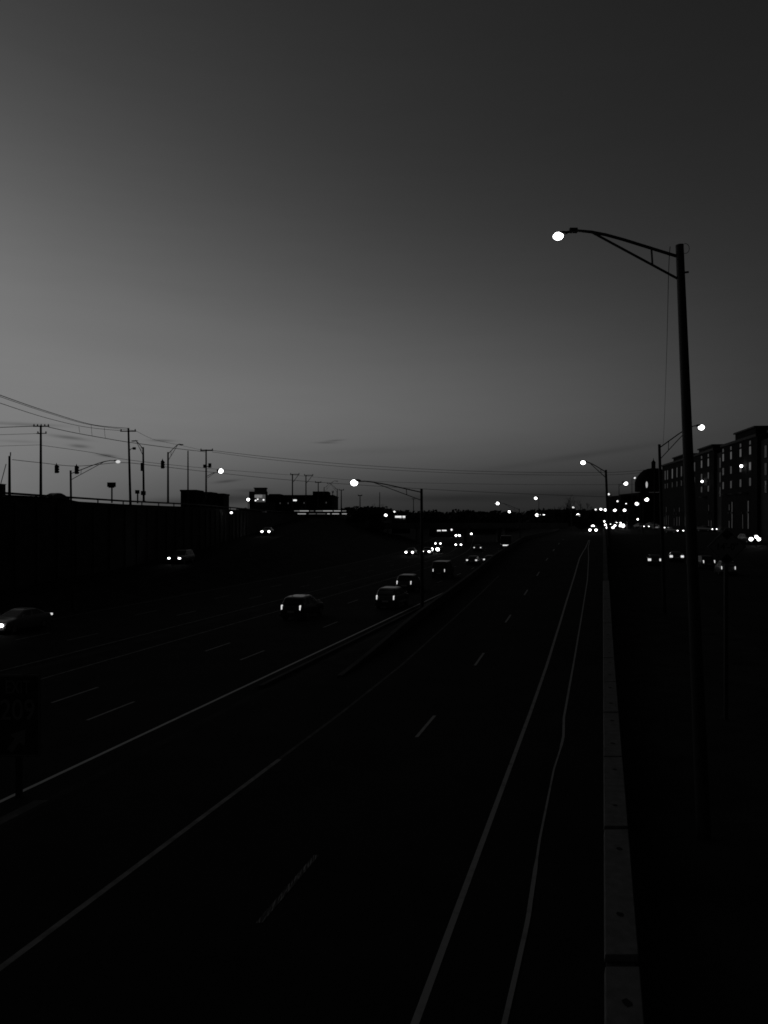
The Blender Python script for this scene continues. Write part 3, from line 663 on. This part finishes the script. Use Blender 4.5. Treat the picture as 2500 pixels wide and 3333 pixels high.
def window(Y, z, wd=.9, h=1.5, m=win_lit, out=.0):
    fr = fbox(Y - wd / 2 - .1, Y + wd / 2 + .1, out + .003, out + .07, z - h / 2 - .1, z + h / 2 + .1).build('window', trim_m if m is win_lit2 else brick_d, t)
    fbox(Y - wd / 2, Y + wd / 2, out + .072, out + .1, z - h / 2, z + h / 2).build('pane', m, fr)
random.seed(11)
for Y in (146.7, 152.5, 158.7, 164.2):
    window(Y, 20.4, 1.0, 1.5, win_lit2); window(Y, 21.9, .9, .7, win_lit); window(Y, 17.4, 1.0, 1.5, win_lit if Y > 155 else win_lit2); window(Y, 14.4, 1.0, 1.5, win_lit)
for Y in (175.8, 181.6):
    window(Y, 20.2, 1.0, 1.7, win_lit2); window(Y, 21.8, .9, .7, win_lit); window(Y, 17.2, 1, 1.4, win_lit); window(Y, 14.2, 1, 1.3, win_lit)
for Y in (188, 193): window(Y, 20.0, 1.0, 2.2, win_lit); window(Y, 16.8, 1, 1.4, glass_d)
for Y in (201.5, 206.5, 212, 218, 221): window(Y, 19.7, 1.1, 2.6, win_lit if Y != 212 else win_lit2); window(Y, 16.6, 1.1, 1.4, glass_d)
for Y in (116, 122, 128, 134):
    for z in (20.4, 17.4, 14.4): window(Y, z, 1, 1.5, win_lit)
for a in (168.6, 140): 
    for z in (19.6, 16.4, 13.2): window(a, z, 1.1, 2.2, glass_d, -.6)
# podium: dim glowing strips between dark piers
for Y in frange(114, 224, 3.1):
    if random.random() < .3: continue
    Y += random.uniform(-.6, .6); wd = random.uniform(.25, .7); z1 = random.choice([10.8, 8.2, 7.4, 6.9, 7.8]); m = podium_lit 
    if 137 < Y < 143 or 165.5 < Y < 171.8: continue
    fr = fbox(Y - wd / 2 - .12, Y + wd / 2 + .12, .004, .08, 5.2, z1 + .15).build('podium_window', brick_d, t)
    fbox(Y - wd / 2, Y + wd / 2, .082, .11, 5.4, z1).build('pane', m, fr)
    if z1 < 8.5 and random.random() < .6:
        f2 = fbox(Y - wd / 2 - .12, Y + wd / 2 + .12, .004, .08, 8.9, 10.9).build('podium_window', brick_d, t); fbox(Y - wd / 2, Y + wd * .3, .082, .11, 9.1, random.uniform(9.8, 10.7)).build('pane', podium_lit, f2)
    if random.random() < .5: fbox(Y - wd, Y + wd, .12, .3, 8.4, 8.7).build('awning', trim_m, t)
for (x, y, Y) in ((2421, 1517, 150.6), (2293, 1567, 179.5)):
    p = fpt(Y, .5, H + (HY - y) / F * Y); MB().ell(p, .28, .28, .28, 8, 6).build('wall_lamp', lens_on, t)
for k, Y in enumerate((161.5, 155.5, 149.5, 178.5)): fbox(Y - 1.3, Y + 1.3, .01, 1.2, 12.3, 12.45).build('balcony', concrete_d, t)

# ------------------------------------------------------------------ vehicles
def rr_ring(y0, y1, hw, z, rf=.35, rb=.3, n=4):
    pts = []
    for cx, cy, r, a0 in ((hw - rf, y1 - rf, rf, 0), (-(hw - rf), y1 - rf, rf, 90), (-(hw - rb), y0 + rb, rb, 180), (hw - rb, y0 + rb, rb, 270)):
        for k in range(n + 1): a = R(a0 + 90 * k / n); pts.append((cx + r * math.cos(a), cy + r * math.sin(a), z))
    return pts
def make_car(label, name, cat, kind, paint_m, lights, hs=.15, group='vehicles on the roads', ts=1.0, hm=None):
    t = thing(name, label, cat, (0, 0, 0), 0, group)
    if kind == 'sedan':
        lowr = [(.22, -2.15, 2.12, .80), (.32, -2.28, 2.28, .88), (.62, -2.32, 2.32, .91), (.78, -2.30, 2.15, .90), (.92, -2.26, 1.5, .87), (1.0, -2.15, 1.05, .82)]
        cab = [(.99, -1.85, 1.05, .80), (1.25, -1.35, .45, .70), (1.40, -1.0, .1, .62), (1.45, -.8, -.1, .52)]; bl = (-1.6, -.78)
    elif kind == 'suv':
        lowr = [(.28, -2.2, 2.15, .82), (.4, -2.32, 2.3, .92), (.75, -2.34, 2.34, .95), (.95, -2.32, 2.1, .94), (1.1, -2.28, 1.3, .9)]
        cab = [(1.09, -2.22, 1.15, .87), (1.4, -2.05, .65, .78), (1.65, -1.85, .3, .70), (1.72, -1.6, .1, .6)]; bl = None
    else:
        lowr = [(.3, -2.5, 2.4, .85), (.45, -2.6, 2.55, .96), (.9, -2.62, 2.6, .99), (1.15, -2.6, 2.2, .98)]
        cab = [(1.14, -2.58, 1.9, .96), (1.6, -2.5, 1.35, .9), (2.05, -2.4, 1.0, .84), (2.12, -2.25, .8, .76)]; bl = None
    bodyo = MB().loft([rr_ring(a, c, hw, z) for z, a, c, hw in lowr]).build('body', paint_m, t, smooth=False)
    MB().loft([rr_ring(a, c, hw, z, .18, .15) for z, a, c, hw in cab]).build('cabin', paint_m, t)
    # glass
    def cabf(z):
        for p, q in zip(cab, cab[1:]):
            if z <= q[0]: u = (z - p[0]) / (q[0] - p[0]); return [p[i] + (q[i] - p[i]) * u for i in (1, 2, 3)]
    za, zb = cab[0][0] + .06, cab[2][0] - .05
    a, c = cabf(za), cabf(zb); e = .012
    MB().loft([[(-a[2] + .16, a[1] + e, za), (a[2] - .16, a[1] + e, za), (c[2] - .14, c[1] + e, zb), (-c[2] + .14, c[1] + e, zb)], [(-a[2] + .16, a[1] - .05, za), (a[2] - .16, a[1] - .05, za), (c[2] - .14, c[1] - .05, zb), (-c[2] + .14, c[1] - .05, zb)]]).build('windscreen', glass_d, t)
    MB().loft([[(-a[2] + .16, a[0] - e, za), (a[2] - .16, a[0] - e, za), (c[2] - .14, c[0] - e, zb), (-c[2] + .14, c[0] - e, zb)], [(-a[2] + .16, a[0] + .05, za), (a[2] - .16, a[0] + .05, za), (c[2] - .14, c[0] + .05, zb), (-c[2] + .14, c[0] + .05, zb)]]).build('rear_window', glass_d, t)
    for sgn in (-1, 1):
        for k in range(2):
            f0, f1 = (.1 + .43 * k, .48 + .43 * k)
            q = [(sgn * (a[2] + e), a[0] + (a[1] - a[0]) * f0, za), (sgn * (a[2] + e), a[0] + (a[1] - a[0]) * f1, za), (sgn * (c[2] + e), c[0] + (c[1] - c[0]) * f1, zb), (sgn * (c[2] + e), c[0] + (c[1] - c[0]) * f0, zb)]
            MB().loft([q, [(x - sgn * .05, y, z) for x, y, z in q]]).build('side_window', glass_d, t)
        MB().box(sgn * (lowr[2][3] - .02), sgn * (lowr[2][3] + .14), a[1] - .35, a[1] - .22, za - .02, za + .12).build('mirror', paint_m, t, bevel=.02)
    yf, yb = lowr[2][2], lowr[2][1]; rw = .33 if kind == 'sedan' else .37
    for sgn in (-1, 1):
        for yy in (yf - .95, yb + .95):
            x = sgn * (lowr[2][3] - .12)
            wh = MB().tube([(x - .11, yy, rw), (x + .11, yy, rw)], rw, 16).build('wheel', tyre_m, t)
            MB().tube([(x + sgn * .112, yy, rw), (x + sgn * .125, yy, rw)], rw * .6, 12).build('rim', alu, wh)
    zl = lowr[2][0] + .04
    for sgn in (-1, 1):
        on = lights in ('head', 'both')
        MB().ell((sgn * .66, yf - .04, zl), hs, .09, hs * .8 if hs > .2 else hs * .6, 12, 8).build('headlight', (hm or head_on) if on else head_off, t, smooth=True)  # larger hs values build headlight glare into the lens size
        on = lights in ('tail', 'both'); zt = (1.0 if kind == 'suv' else .86 if kind == 'sedan' else 1.05)
        w_ = .036 if kind != 'sedan' else .09; h_ = .17 if kind != 'sedan' else .07
        MB().box(sgn * .72 - w_ * ts, sgn * .72 + w_ * ts, yb - .05, yb + .16, zt - h_ * ts, zt + h_ * ts).build('taillight', tail_on if on else head_off, t, bevel=.02)
    MB().box(-.26, .26, yb - .03, yb + .02, .62, .76).build('licence_plate', plate_m, t)
    MB().loft([rr_ring(yb - .06, yb + .3, lowr[2][3] - .02, z, .1, .12) for z in (.34, .52)]).build('bumper', steel_d, t)
    MB().box(-.45, .45, yf - .02, yf + .015, .42, .6).build('grille', steel_d, t)
    return t
def ray_ground(px_, py_, hl, zf, lo, hi):
    best = None
    d = lo
    while d < hi:
        off = (px_ - 1250) / F * d - SL * d; e = abs(zf(off, d) + hl - (H + (HY - py_) / F * d))
        if best is None or e < best[0]: best = (e, d)
        d += .25
    return best[1]
AWAY = -TH; TOWARD = math.pi - TH      # rz so that local +y points along / against the carriageway
def place(o, px_, d, zg, rz, front):    # the lamp end of the vehicle is what sits at (px, d)
    p = Vector(((px_ - 1250) / F * d, d, zg)); fwd = Vector((-math.sin(rz), math.cos(rz), 0))
    o.location = p - fwd * 2.3 if front else p + fwd * 2.3
    o.rotation_euler = (0, 0, rz)
# receding traffic (tail lights)
suv_t = make_car('dark estate car with two tall taillights, nearest of the receding traffic', 'suv', 'car', 'suv', car_k, 'tail')
place(suv_t, 947, 56, 0, AWAY, False)
sed_t = make_car('car with ringed taillights, second nearest of the receding traffic', 'parked_car', 'car', 'suv', car_g, 'tail'); sed_t.name = 'car'
place(sed_t, 1254, 63, 0, AWAY, False)
def put(src, lab, px_, d, zg, rz, front): o = dup(src, lab); place(o, px_, d, zg, rz, front); return o
put(sed_t, 'receding car left of the middle lamp post, third nearest, one lane left', 1315, 77.5, 0, AWAY, False)
van_t = make_car('tall van with thin upright taillights, fourth nearest of the receding traffic', 'van', 'van', 'van', car_k, 'tail')
place(van_t, 1430, 95, 0, AWAY, False)
s2 = make_car('small car with low taillights, left one of the pair driving side by side', 'car', 'car', 'sedan', car_g, 'tail', ts=1.5)
place(s2, 1535, 121, 0, AWAY, False)
put(s2, 'small car with low taillights, right one of the pair driving side by side', 1590, 123, 0, AWAY, False)
put(s2, 'far receding car left of the truck with the light bar', 1554, 172, 0, AWAY + .1, False)
# truck with one horizontal bar of light
p = Vector((at(1647, 0, 183).x, 183, 0)); trk = thing('truck', 'far truck showing one thin horizontal bar of light on the motorway', 'truck', p, AWAY + .1, 'vehicles on the roads')
MB().box(-1.2, 1.2, .1, 6, .9, 3.2).build('cargo_box', car_g, trk, bevel=.05); MB().box(-1.1, 1.1, 6.1, 8, .6, 2.6).build('cab', car_k, trk, bevel=.15)
MB().box(-.75, .75, -.02, .08, .85, 1.1).build('light_bar', shop_lit, trk); MB().box(-1.15, 1.15, .1, .3, .5, .8).build('bumper', steel_d, trk)
for sgn in (-1, 1):
    for yy in (1.4, 6.8): MB().tube([(sgn * .85, yy, .5), (sgn * 1.15, yy, .5)], .5, 14).build('wheel', tyre_m, trk)
# oncoming traffic (headlights)
silver = make_car('silver car with one bright headlight entering at the left edge', 'car', 'car', 'sedan', car_w, 'both', hs=.2)
place(silver, 10, 49.2, 0, TOWARD, True); silver.location.x -= .7
onc = make_car('oncoming car with round headlights, farthest left before the middle lamp post', 'car', 'car', 'sedan', car_k, 'head', hs=.24)
place(onc, 1332, 153, 0, TOWARD + .08, True)
put(onc, 'oncoming car with headlights either side of the space right of the lamp post', 1386, 156, 0, TOWARD + .08, True)
bigc = make_car('oncoming car with the brightest, glare-swollen headlights in the motorway queue', 'car', 'car', 'suv', car_g, 'head', hs=.42)
place(bigc, 1414.5, 164, 0, TOWARD, True)
put(onc, 'oncoming car directly behind the brightest headlights', 1425.5, 205, 0, TOWARD + .1, True)
put(onc, 'oncoming car with paired headlights, lower of two stacked pairs right of the queue', 1492, 196, 0, TOWARD + .1, True)
far = make_car('oncoming car with paired headlights, upper of two stacked pairs right of the queue', 'car', 'car', 'sedan', car_k, 'head', hs=.42)
place(far, 1490, 297, 0, TOWARD + .15, True)
put(far, 'farthest oncoming motorway car with touching headlights, just before the bridge shadow', 1529, 328, 0, TOWARD + .15, True)
# cars on the descending road by the wall
rmp = make_car('car with bright headlights descending beside the tall retaining wall', 'car', 'car', 'suv', car_k, 'head', hs=.18)
d0 = ray_ground(567, 1817, .79, lambda o, y: ramp_z(y), 80, 110); place(rmp, 567, d0, ramp_z(d0), TOWARD + .16, True)
o = make_car('second car with headlights farther up the descending road by the wall', 'car', 'car', 'sedan', car_k, 'head', hs=.24)
place(o, 864, 146, 4.25, TOWARD + .25, True)
# car on the upper road
upc = make_car('dark car with one lit headlight behind the rail of the upper road', 'car', 'car', 'sedan', car_k, 'head', hs=.2)
place(upc, 142, 100, 9.4, TOWARD, True); upc.location.x -= .3
# frontage road on the right
for px_, py_, kind, lab, rz in ((2203, 1811, 'a', 'car with wide white lights between the two tall right-hand poles', AWAY), (2133, 1822, 'b', 'car with small white lights low, just left of the second tall pole', AWAY)):
    d0 = ray_ground(px_, py_, .9, lambda o, y: right_z(o, y), 85, 135)
    if kind == 'a': fr = make_car(lab, 'car', 'car', 'sedan', car_g, 'tail', ts=2.2); place(fr, px_, d0, zR(d0) + .03, rz, False); fr.name = 'car'
    else: put(fr, lab, px_, d0, zR(d0) + .03, rz, False)
fr2 = make_car('boxy car with faint body and small paired lights at lower right', 'suv', 'car', 'suv', car_w, 'tail')
place(fr2, 2371, 88, .8, AWAY, False)
fr3 = make_car('dark car with a single slanting light right of the tall leaning pole', 'car', 'car', 'suv', car_g, 'tail'); place(fr3, 2308, 97, 1.0, AWAY + .35, False)
# upper right street: oncoming headlights
hl = make_car('car with two headlights swollen by glare at the right edge below the apartments', 'suv', 'car', 'suv', car_k, 'head', hs=.42, hm=emi('headlight_glare', 3)); d0 = 141
place(hl, 2457, 135, 2.98, TOWARD + .3, True)
globe('low post lamp lit just above and between the glaring headlights at right', 2462, 1747, 129, 5, bz=2.6)
row = [(2104, 1713, 190, 'leftmost car of the row of lights below the apartments'), (2140, 1709, 215, 'second car of the row below the apartments, crossing behind the second tall pole'),
       (2170, 1717, 195, 'bright car of the row just right of the second tall pole'), (2215, 1727, 160, 'low car of the row left of the tall leaning pole'),
       (2298, 1721, 175, 'first car of the row right of the tall leaning pole'), (2326, 1722, 170, 'last car of the row right of the tall leaning pole')]
up_ = make_car(row[0][3], 'car', 'car', 'sedan', car_k, 'head', hs=.2, hm=emi('headlight_soft', 3))
for i, (x, y, d, lab) in enumerate(row):
    z = H + (HY - y) / F * d - .68
    if i == 0: place(up_, x, d, z, TOWARD + .5, True)
    else: put(up_, lab, x, d, z, TOWARD + .5 + .1 * (i % 3), True)
# cars coming over the crest of the exit ramp and the crossing street
crest = [(1930, 1725, 172, .45, 'nearest oncoming car at the crest of the exit ramp'), (1986, 1717, 186, .45, 'oncoming car on the crossing right of the crest car'),
         (1979, 1708, 212, .4, 'oncoming car in the middle of the crest cluster'), (2010, 1711, 200, .33, 'oncoming car at the right of the crest cluster'),
         (2014, 1702, 250, .3, 'far oncoming car at the top right of the crest cluster'), (1973, 1697, 290, .4, 'farthest oncoming car topmost in the crest cluster')]
for i, (x, y, d, hs_, lab) in enumerate(crest):
    if i == 0: k1 = make_car(lab, 'car', 'car', 'sedan', car_k, 'head', hs=.3)
    z = H + (HY - y) / F * d - .68
    o = k1 if i == 0 else dup(k1, lab); place(o, x, d, z, TOWARD + .02 * i, True)
globe('round lamp between the two lights of the crest car', 1930, 1714, 190, 5.5, bz=4)
globe('lone bright lamp on the right end of the crest cluster', 2028, 1711, 200, 5.5, bz=4)
globe('small lamp low before the domed building, left of the second tall pole', 2076, 1690, 200, 2.6, bz=4.5)

# ------------------------------------------------------------------ signs with writing
def text(name, s_, size, m, parent, loc, rot=(R(90), 0, 0), ext=.004, sx=1.0, bold=.012):
    cu = bpy.data.curves.new(name, 'FONT'); cu.body = s_; cu.size = size; cu.align_x = 'CENTER'; cu.align_y = 'CENTER'; cu.extrude = ext; cu.offset = bold * size
    tmp = bpy.data.objects.new(name, cu); C.objects.link(tmp); dg = bpy.context.evaluated_depsgraph_get()
    me = bpy.data.meshes.new_from_object(tmp.evaluated_get(dg)); bpy.data.objects.remove(tmp)
    o = bpy.data.objects.new(name, me); C.objects.link(o); me.materials.clear(); me.materials.append(m); o.parent = parent
    o.location = loc; o.rotation_euler = rot; o.scale = (sx, 1, 1); return o
d = 20.7; cx = at(58, 0, d).x; t = thing('exit_sign', 'exit sign reading EXIT 209 with an arrow, low at the left edge beside the motorway', 'sign', (cx, d, 0))
zb, zt = at(0, 2462, d).z, at(0, 2196, d).z
MB().prism([(0, 0)] * 0 or [(-.61, -.01), (.61, -.01), (.61, .01), (-.61, .01)], zb, zt).build('panel', sign_m, t)
b = MB()
for (x0, x1, z0, z1) in ((-.59, .59, zt - .045, zt - .02), (-.59, .59, zb + .02, zb + .045), (-.59, -.565, zb + .045, zt - .045), (.565, .59, zb + .045, zt - .045)): b.box(x0, x1, -.016, -.012, z0, z1)
b.build('border', sign_w, t)
text('lettering', 'EXIT', .5, sign_w, t, (0, -.016, at(0, 2238, d).z), sx=.66, bold=.006)
text('lettering', '209', .78, sign_w, t, (0, -.016, at(0, 2313, d).z), sx=.82, bold=.006)
ax, az = 0, at(0, 2408, d).z; b = MB(); u = Vector((.6, 0, .8)); v = Vector((.8, 0, -.6))
P = lambda a, c: Vector((ax - .0, -.018, az)) + u * a + v * c
b.quad(P(-.36, -.08), P(.0, -.08), P(.0, .08), P(-.36, .08)); b.b.faces.new([b.b.verts.new(q) for q in (P(-.01, -.25), P(.36, 0), P(-.01, .25))]); b.build('arrow', sign_w, t)
for sgn in (-.0,): MB().box(-.07, .07, .012, .14, -.05, zt - .1).build('post', steel_d, t)
# clearance sign
d = 27; b0 = Vector((at(2366, 0, d).x, d, right_z(11, d) - .1)); t = thing('clearance_sign', "diamond warning sign reading 14'-0\" with two arrowheads, right of the tall pole", 'sign', b0)
zc = at(0, 1780, d).z - b0.z; hd_ = 64 / F * d
MB().box(-.06, .06, .02, .14, 0, zc + hd_ * .8).build('post', steel_d, t)
def dia(h, y0, y1, m, nm): MB().loft([[(0, y0, zc - h), (h, y0, zc), (0, y0, zc + h), (-h, y0, zc)], [(0, y1, zc - h), (h, y1, zc), (0, y1, zc + h), (-h, y1, zc)]]).build(nm, m, t)
dia(hd_, -.008, .008, sign_y, 'panel')
b = MB()
for a_ in range(4):
    M_ = Matrix.Rotation(R(90 * a_), 4, 'Y'); q = [Vector((0, -.011, hd_ * .93)), Vector((hd_ * .93, -.011, 0)), Vector((hd_ * .90, -.011, 0)), Vector((0, -.011, hd_ * .90))]
    b.quad(*[M_ @ p + Vector((0, 0, zc)) for p in q])
b.build('border', sign_k, t)
for sgn in (1, -1):
    q = [Vector((-.21, -.012, zc + sgn * .30)), Vector((.21, -.012, zc + sgn * .30)), Vector((0, -.012, zc + sgn * .58))] 
    if sgn: q = [Vector((0, -.012, zc + sgn * .24)), Vector((.21, -.012, zc + sgn * .44)), Vector((0, -.012, zc + sgn * .6)), Vector((-.21, -.012, zc + sgn * .44))]
    b = MB(); b.b.faces.new([b.b.verts.new(p) for p in q]); b.build('arrowhead', sign_k, t)
text('lettering', "14'-0\"", .34, sign_k, t, (0, -.012, zc), sx=1.0)

# ------------------------------------------------------------------ vegetation
def clumps(name, m, blobs, leaf, label=None, seed=1, stuff=False, dens=1.0):
    rnd = random.Random(seed); b = MB()
    for (c, rx, ry, rz, n) in blobs:
        for _ in range(int(n * dens)):
            while True:
                p = Vector((rnd.uniform(-1, 1), rnd.uniform(-1, 1), rnd.uniform(-1, 1)))
                if p.length < 1: break
            q = Vector(c) + Vector((p.x * rx, p.y * ry, p.z * rz)); s_ = leaf * rnd.uniform(.5, 1.5)
            a1 = Vector((rnd.gauss(0, 1), rnd.gauss(0, 1), rnd.gauss(0, 1))).normalized(); a2 = a1.orthogonal().normalized(); a3 = a1.cross(a2)
            b.quad(q + a2 * s_, q + a3 * s_ * .7, q - a2 * s_, q - a3 * s_ * .7)
    return b.build(name, m)
# skyline of far woods: one mass
rnd = random.Random(5); bl = []
prof_ = [(1060, 1660), (1140, 1652), (1180, 1648), (1240, 1648), (1270, 1658), (1330, 1664), (1400, 1660), (1450, 1666), (1500, 1660), (1560, 1664), (1620, 1660), (1680, 1670), (1700, 1666), (1740, 1657), (1790, 1657), (1830, 1652), (1880, 1656), (1920, 1660), (1960, 1658), (2000, 1655), (2060, 1650), (2200, 1640), (2600, 1620)]
for x in frange(1050, 2560, 9):
    yt = lerp_tab(prof_, x) + rnd.uniform(-3, 5); d = rnd.uniform(360, 520); top = H + (HY - yt) / F * d
    r_ = rnd.uniform(4, 8); cx = (x - 1250) / F * d
    zc = top - r_ * .8
    bl.append(((cx, d, zc), r_ * 1.1, r_, r_ * .8, 150)); bl.append(((cx + rnd.uniform(-4, 4), d + 3, zc * .45), r_ * 1.3, r_, max(zc * .6, 3), 130))
o = clumps('woods', leaf_m, bl, .9, seed=9); o['kind'] = 'stuff'; o['label'] = 'dark mass of far woods along the skyline'; o['category'] = 'woods'
# solid low rise of land under the woods so that the horizon reads dark
def tree(label, px_, yt, d, spread, seed, gz=None, depth=5, group='bare trees at the crossing'):
    rnd = random.Random(seed); gz = near_z(px_, d) if gz is None else gz; x = (px_ - 1250) / F * d; ht = H + (HY - yt) / F * d - gz
    t = thing('bare_tree', label, 'tree', (x, d, gz), 0, group); tb = MB(); cbm = MB()
    def grow(p, dr, L_, r_, k):
        q = p + dr * L_; (tb if k >= depth - 1 else cbm).tube([p, p.lerp(q, .5) + Vector((rnd.uniform(-.05, .05),) * 3) * L_, q], [r_, r_ * .85, r_ * .65], 5 if k > 2 else 3, cap=False)
        if k == 0: return
        for _ in range(rnd.choice((2, 3, 3))):
            a = Vector((rnd.gauss(0, spread), rnd.gauss(0, spread), rnd.uniform(.1, .6))); grow(q, (dr + a).normalized(), L_ * rnd.uniform(.6, .85), r_ * .6, k - 1)
    grow(Vector((0, 0, -.2)), Vector((rnd.uniform(-.05, .05), 0, 1)), ht * .27, ht * .02, depth)
    tb.build('trunk', bark, t); cbm.build('crown', bark, t)
tree('leftmost bare tree with fine twigs right of centre skyline', 1818, 1612, 240, .55, 3)
tree('tallest bare tree with a fan of fine twigs right of centre skyline', 1860, 1604, 225, .5, 8)
tree('bare tree with upright twigs just left of the dark lamp pole', 1905, 1612, 230, .45, 21)
tree('bare tree in front of the brick apartments, faint against their wall', 2250, 1640, 150, .5, 33)
tree('small bare tree beside the middle far mast at left', 1240, 1632, 260, .5, 14, gz=4)
def bush(label, px_, yt, d, rpx, gz, seed):
    x = (px_ - 1250) / F * d; ht = H + (HY - yt) / F * d - gz; r_ = rpx / F * d
    t = thing('evergreen_tree', label, 'tree', (x, d, gz), 0, 'round evergreen trees')
    MB().tube([(0, 0, -.3), (0, 0, ht * .5)], [.25, .12], 7).build('trunk', bark, t); rn = random.Random(seed)
    bl = [((rn.uniform(-.5, .5) * r_, rn.uniform(-.5, .5) * r_, ht * rn.uniform(.3, .78)), r_ * .6, r_ * .6, ht * .2, 170) for _ in range(9)]
    o = clumps('crown', leaf_m, bl, .3, seed=seed); o.parent = t
bush('round evergreen at the foot of the far crest, left of the lamp cluster', 1893, 1668, 210, 24, 4, 1)
bush('dark evergreen at the left end of the domed building', 2018, 1616, 290, 22, 4.2, 2)
bush('low evergreen between the crest lights and the domed building', 2052, 1650, 215, 30, 4.3, 3)
bush('broad evergreen right of the long lit canopy', 1165, 1655, 240, 45, 3, 4)
bush('dark evergreen between the long lit canopy and the shop light', 1225, 1656, 230, 40, 2, 5)
bush('evergreen hiding the foot of the wide dark block at left', 790, 1648, 200, 26, 6, 6)
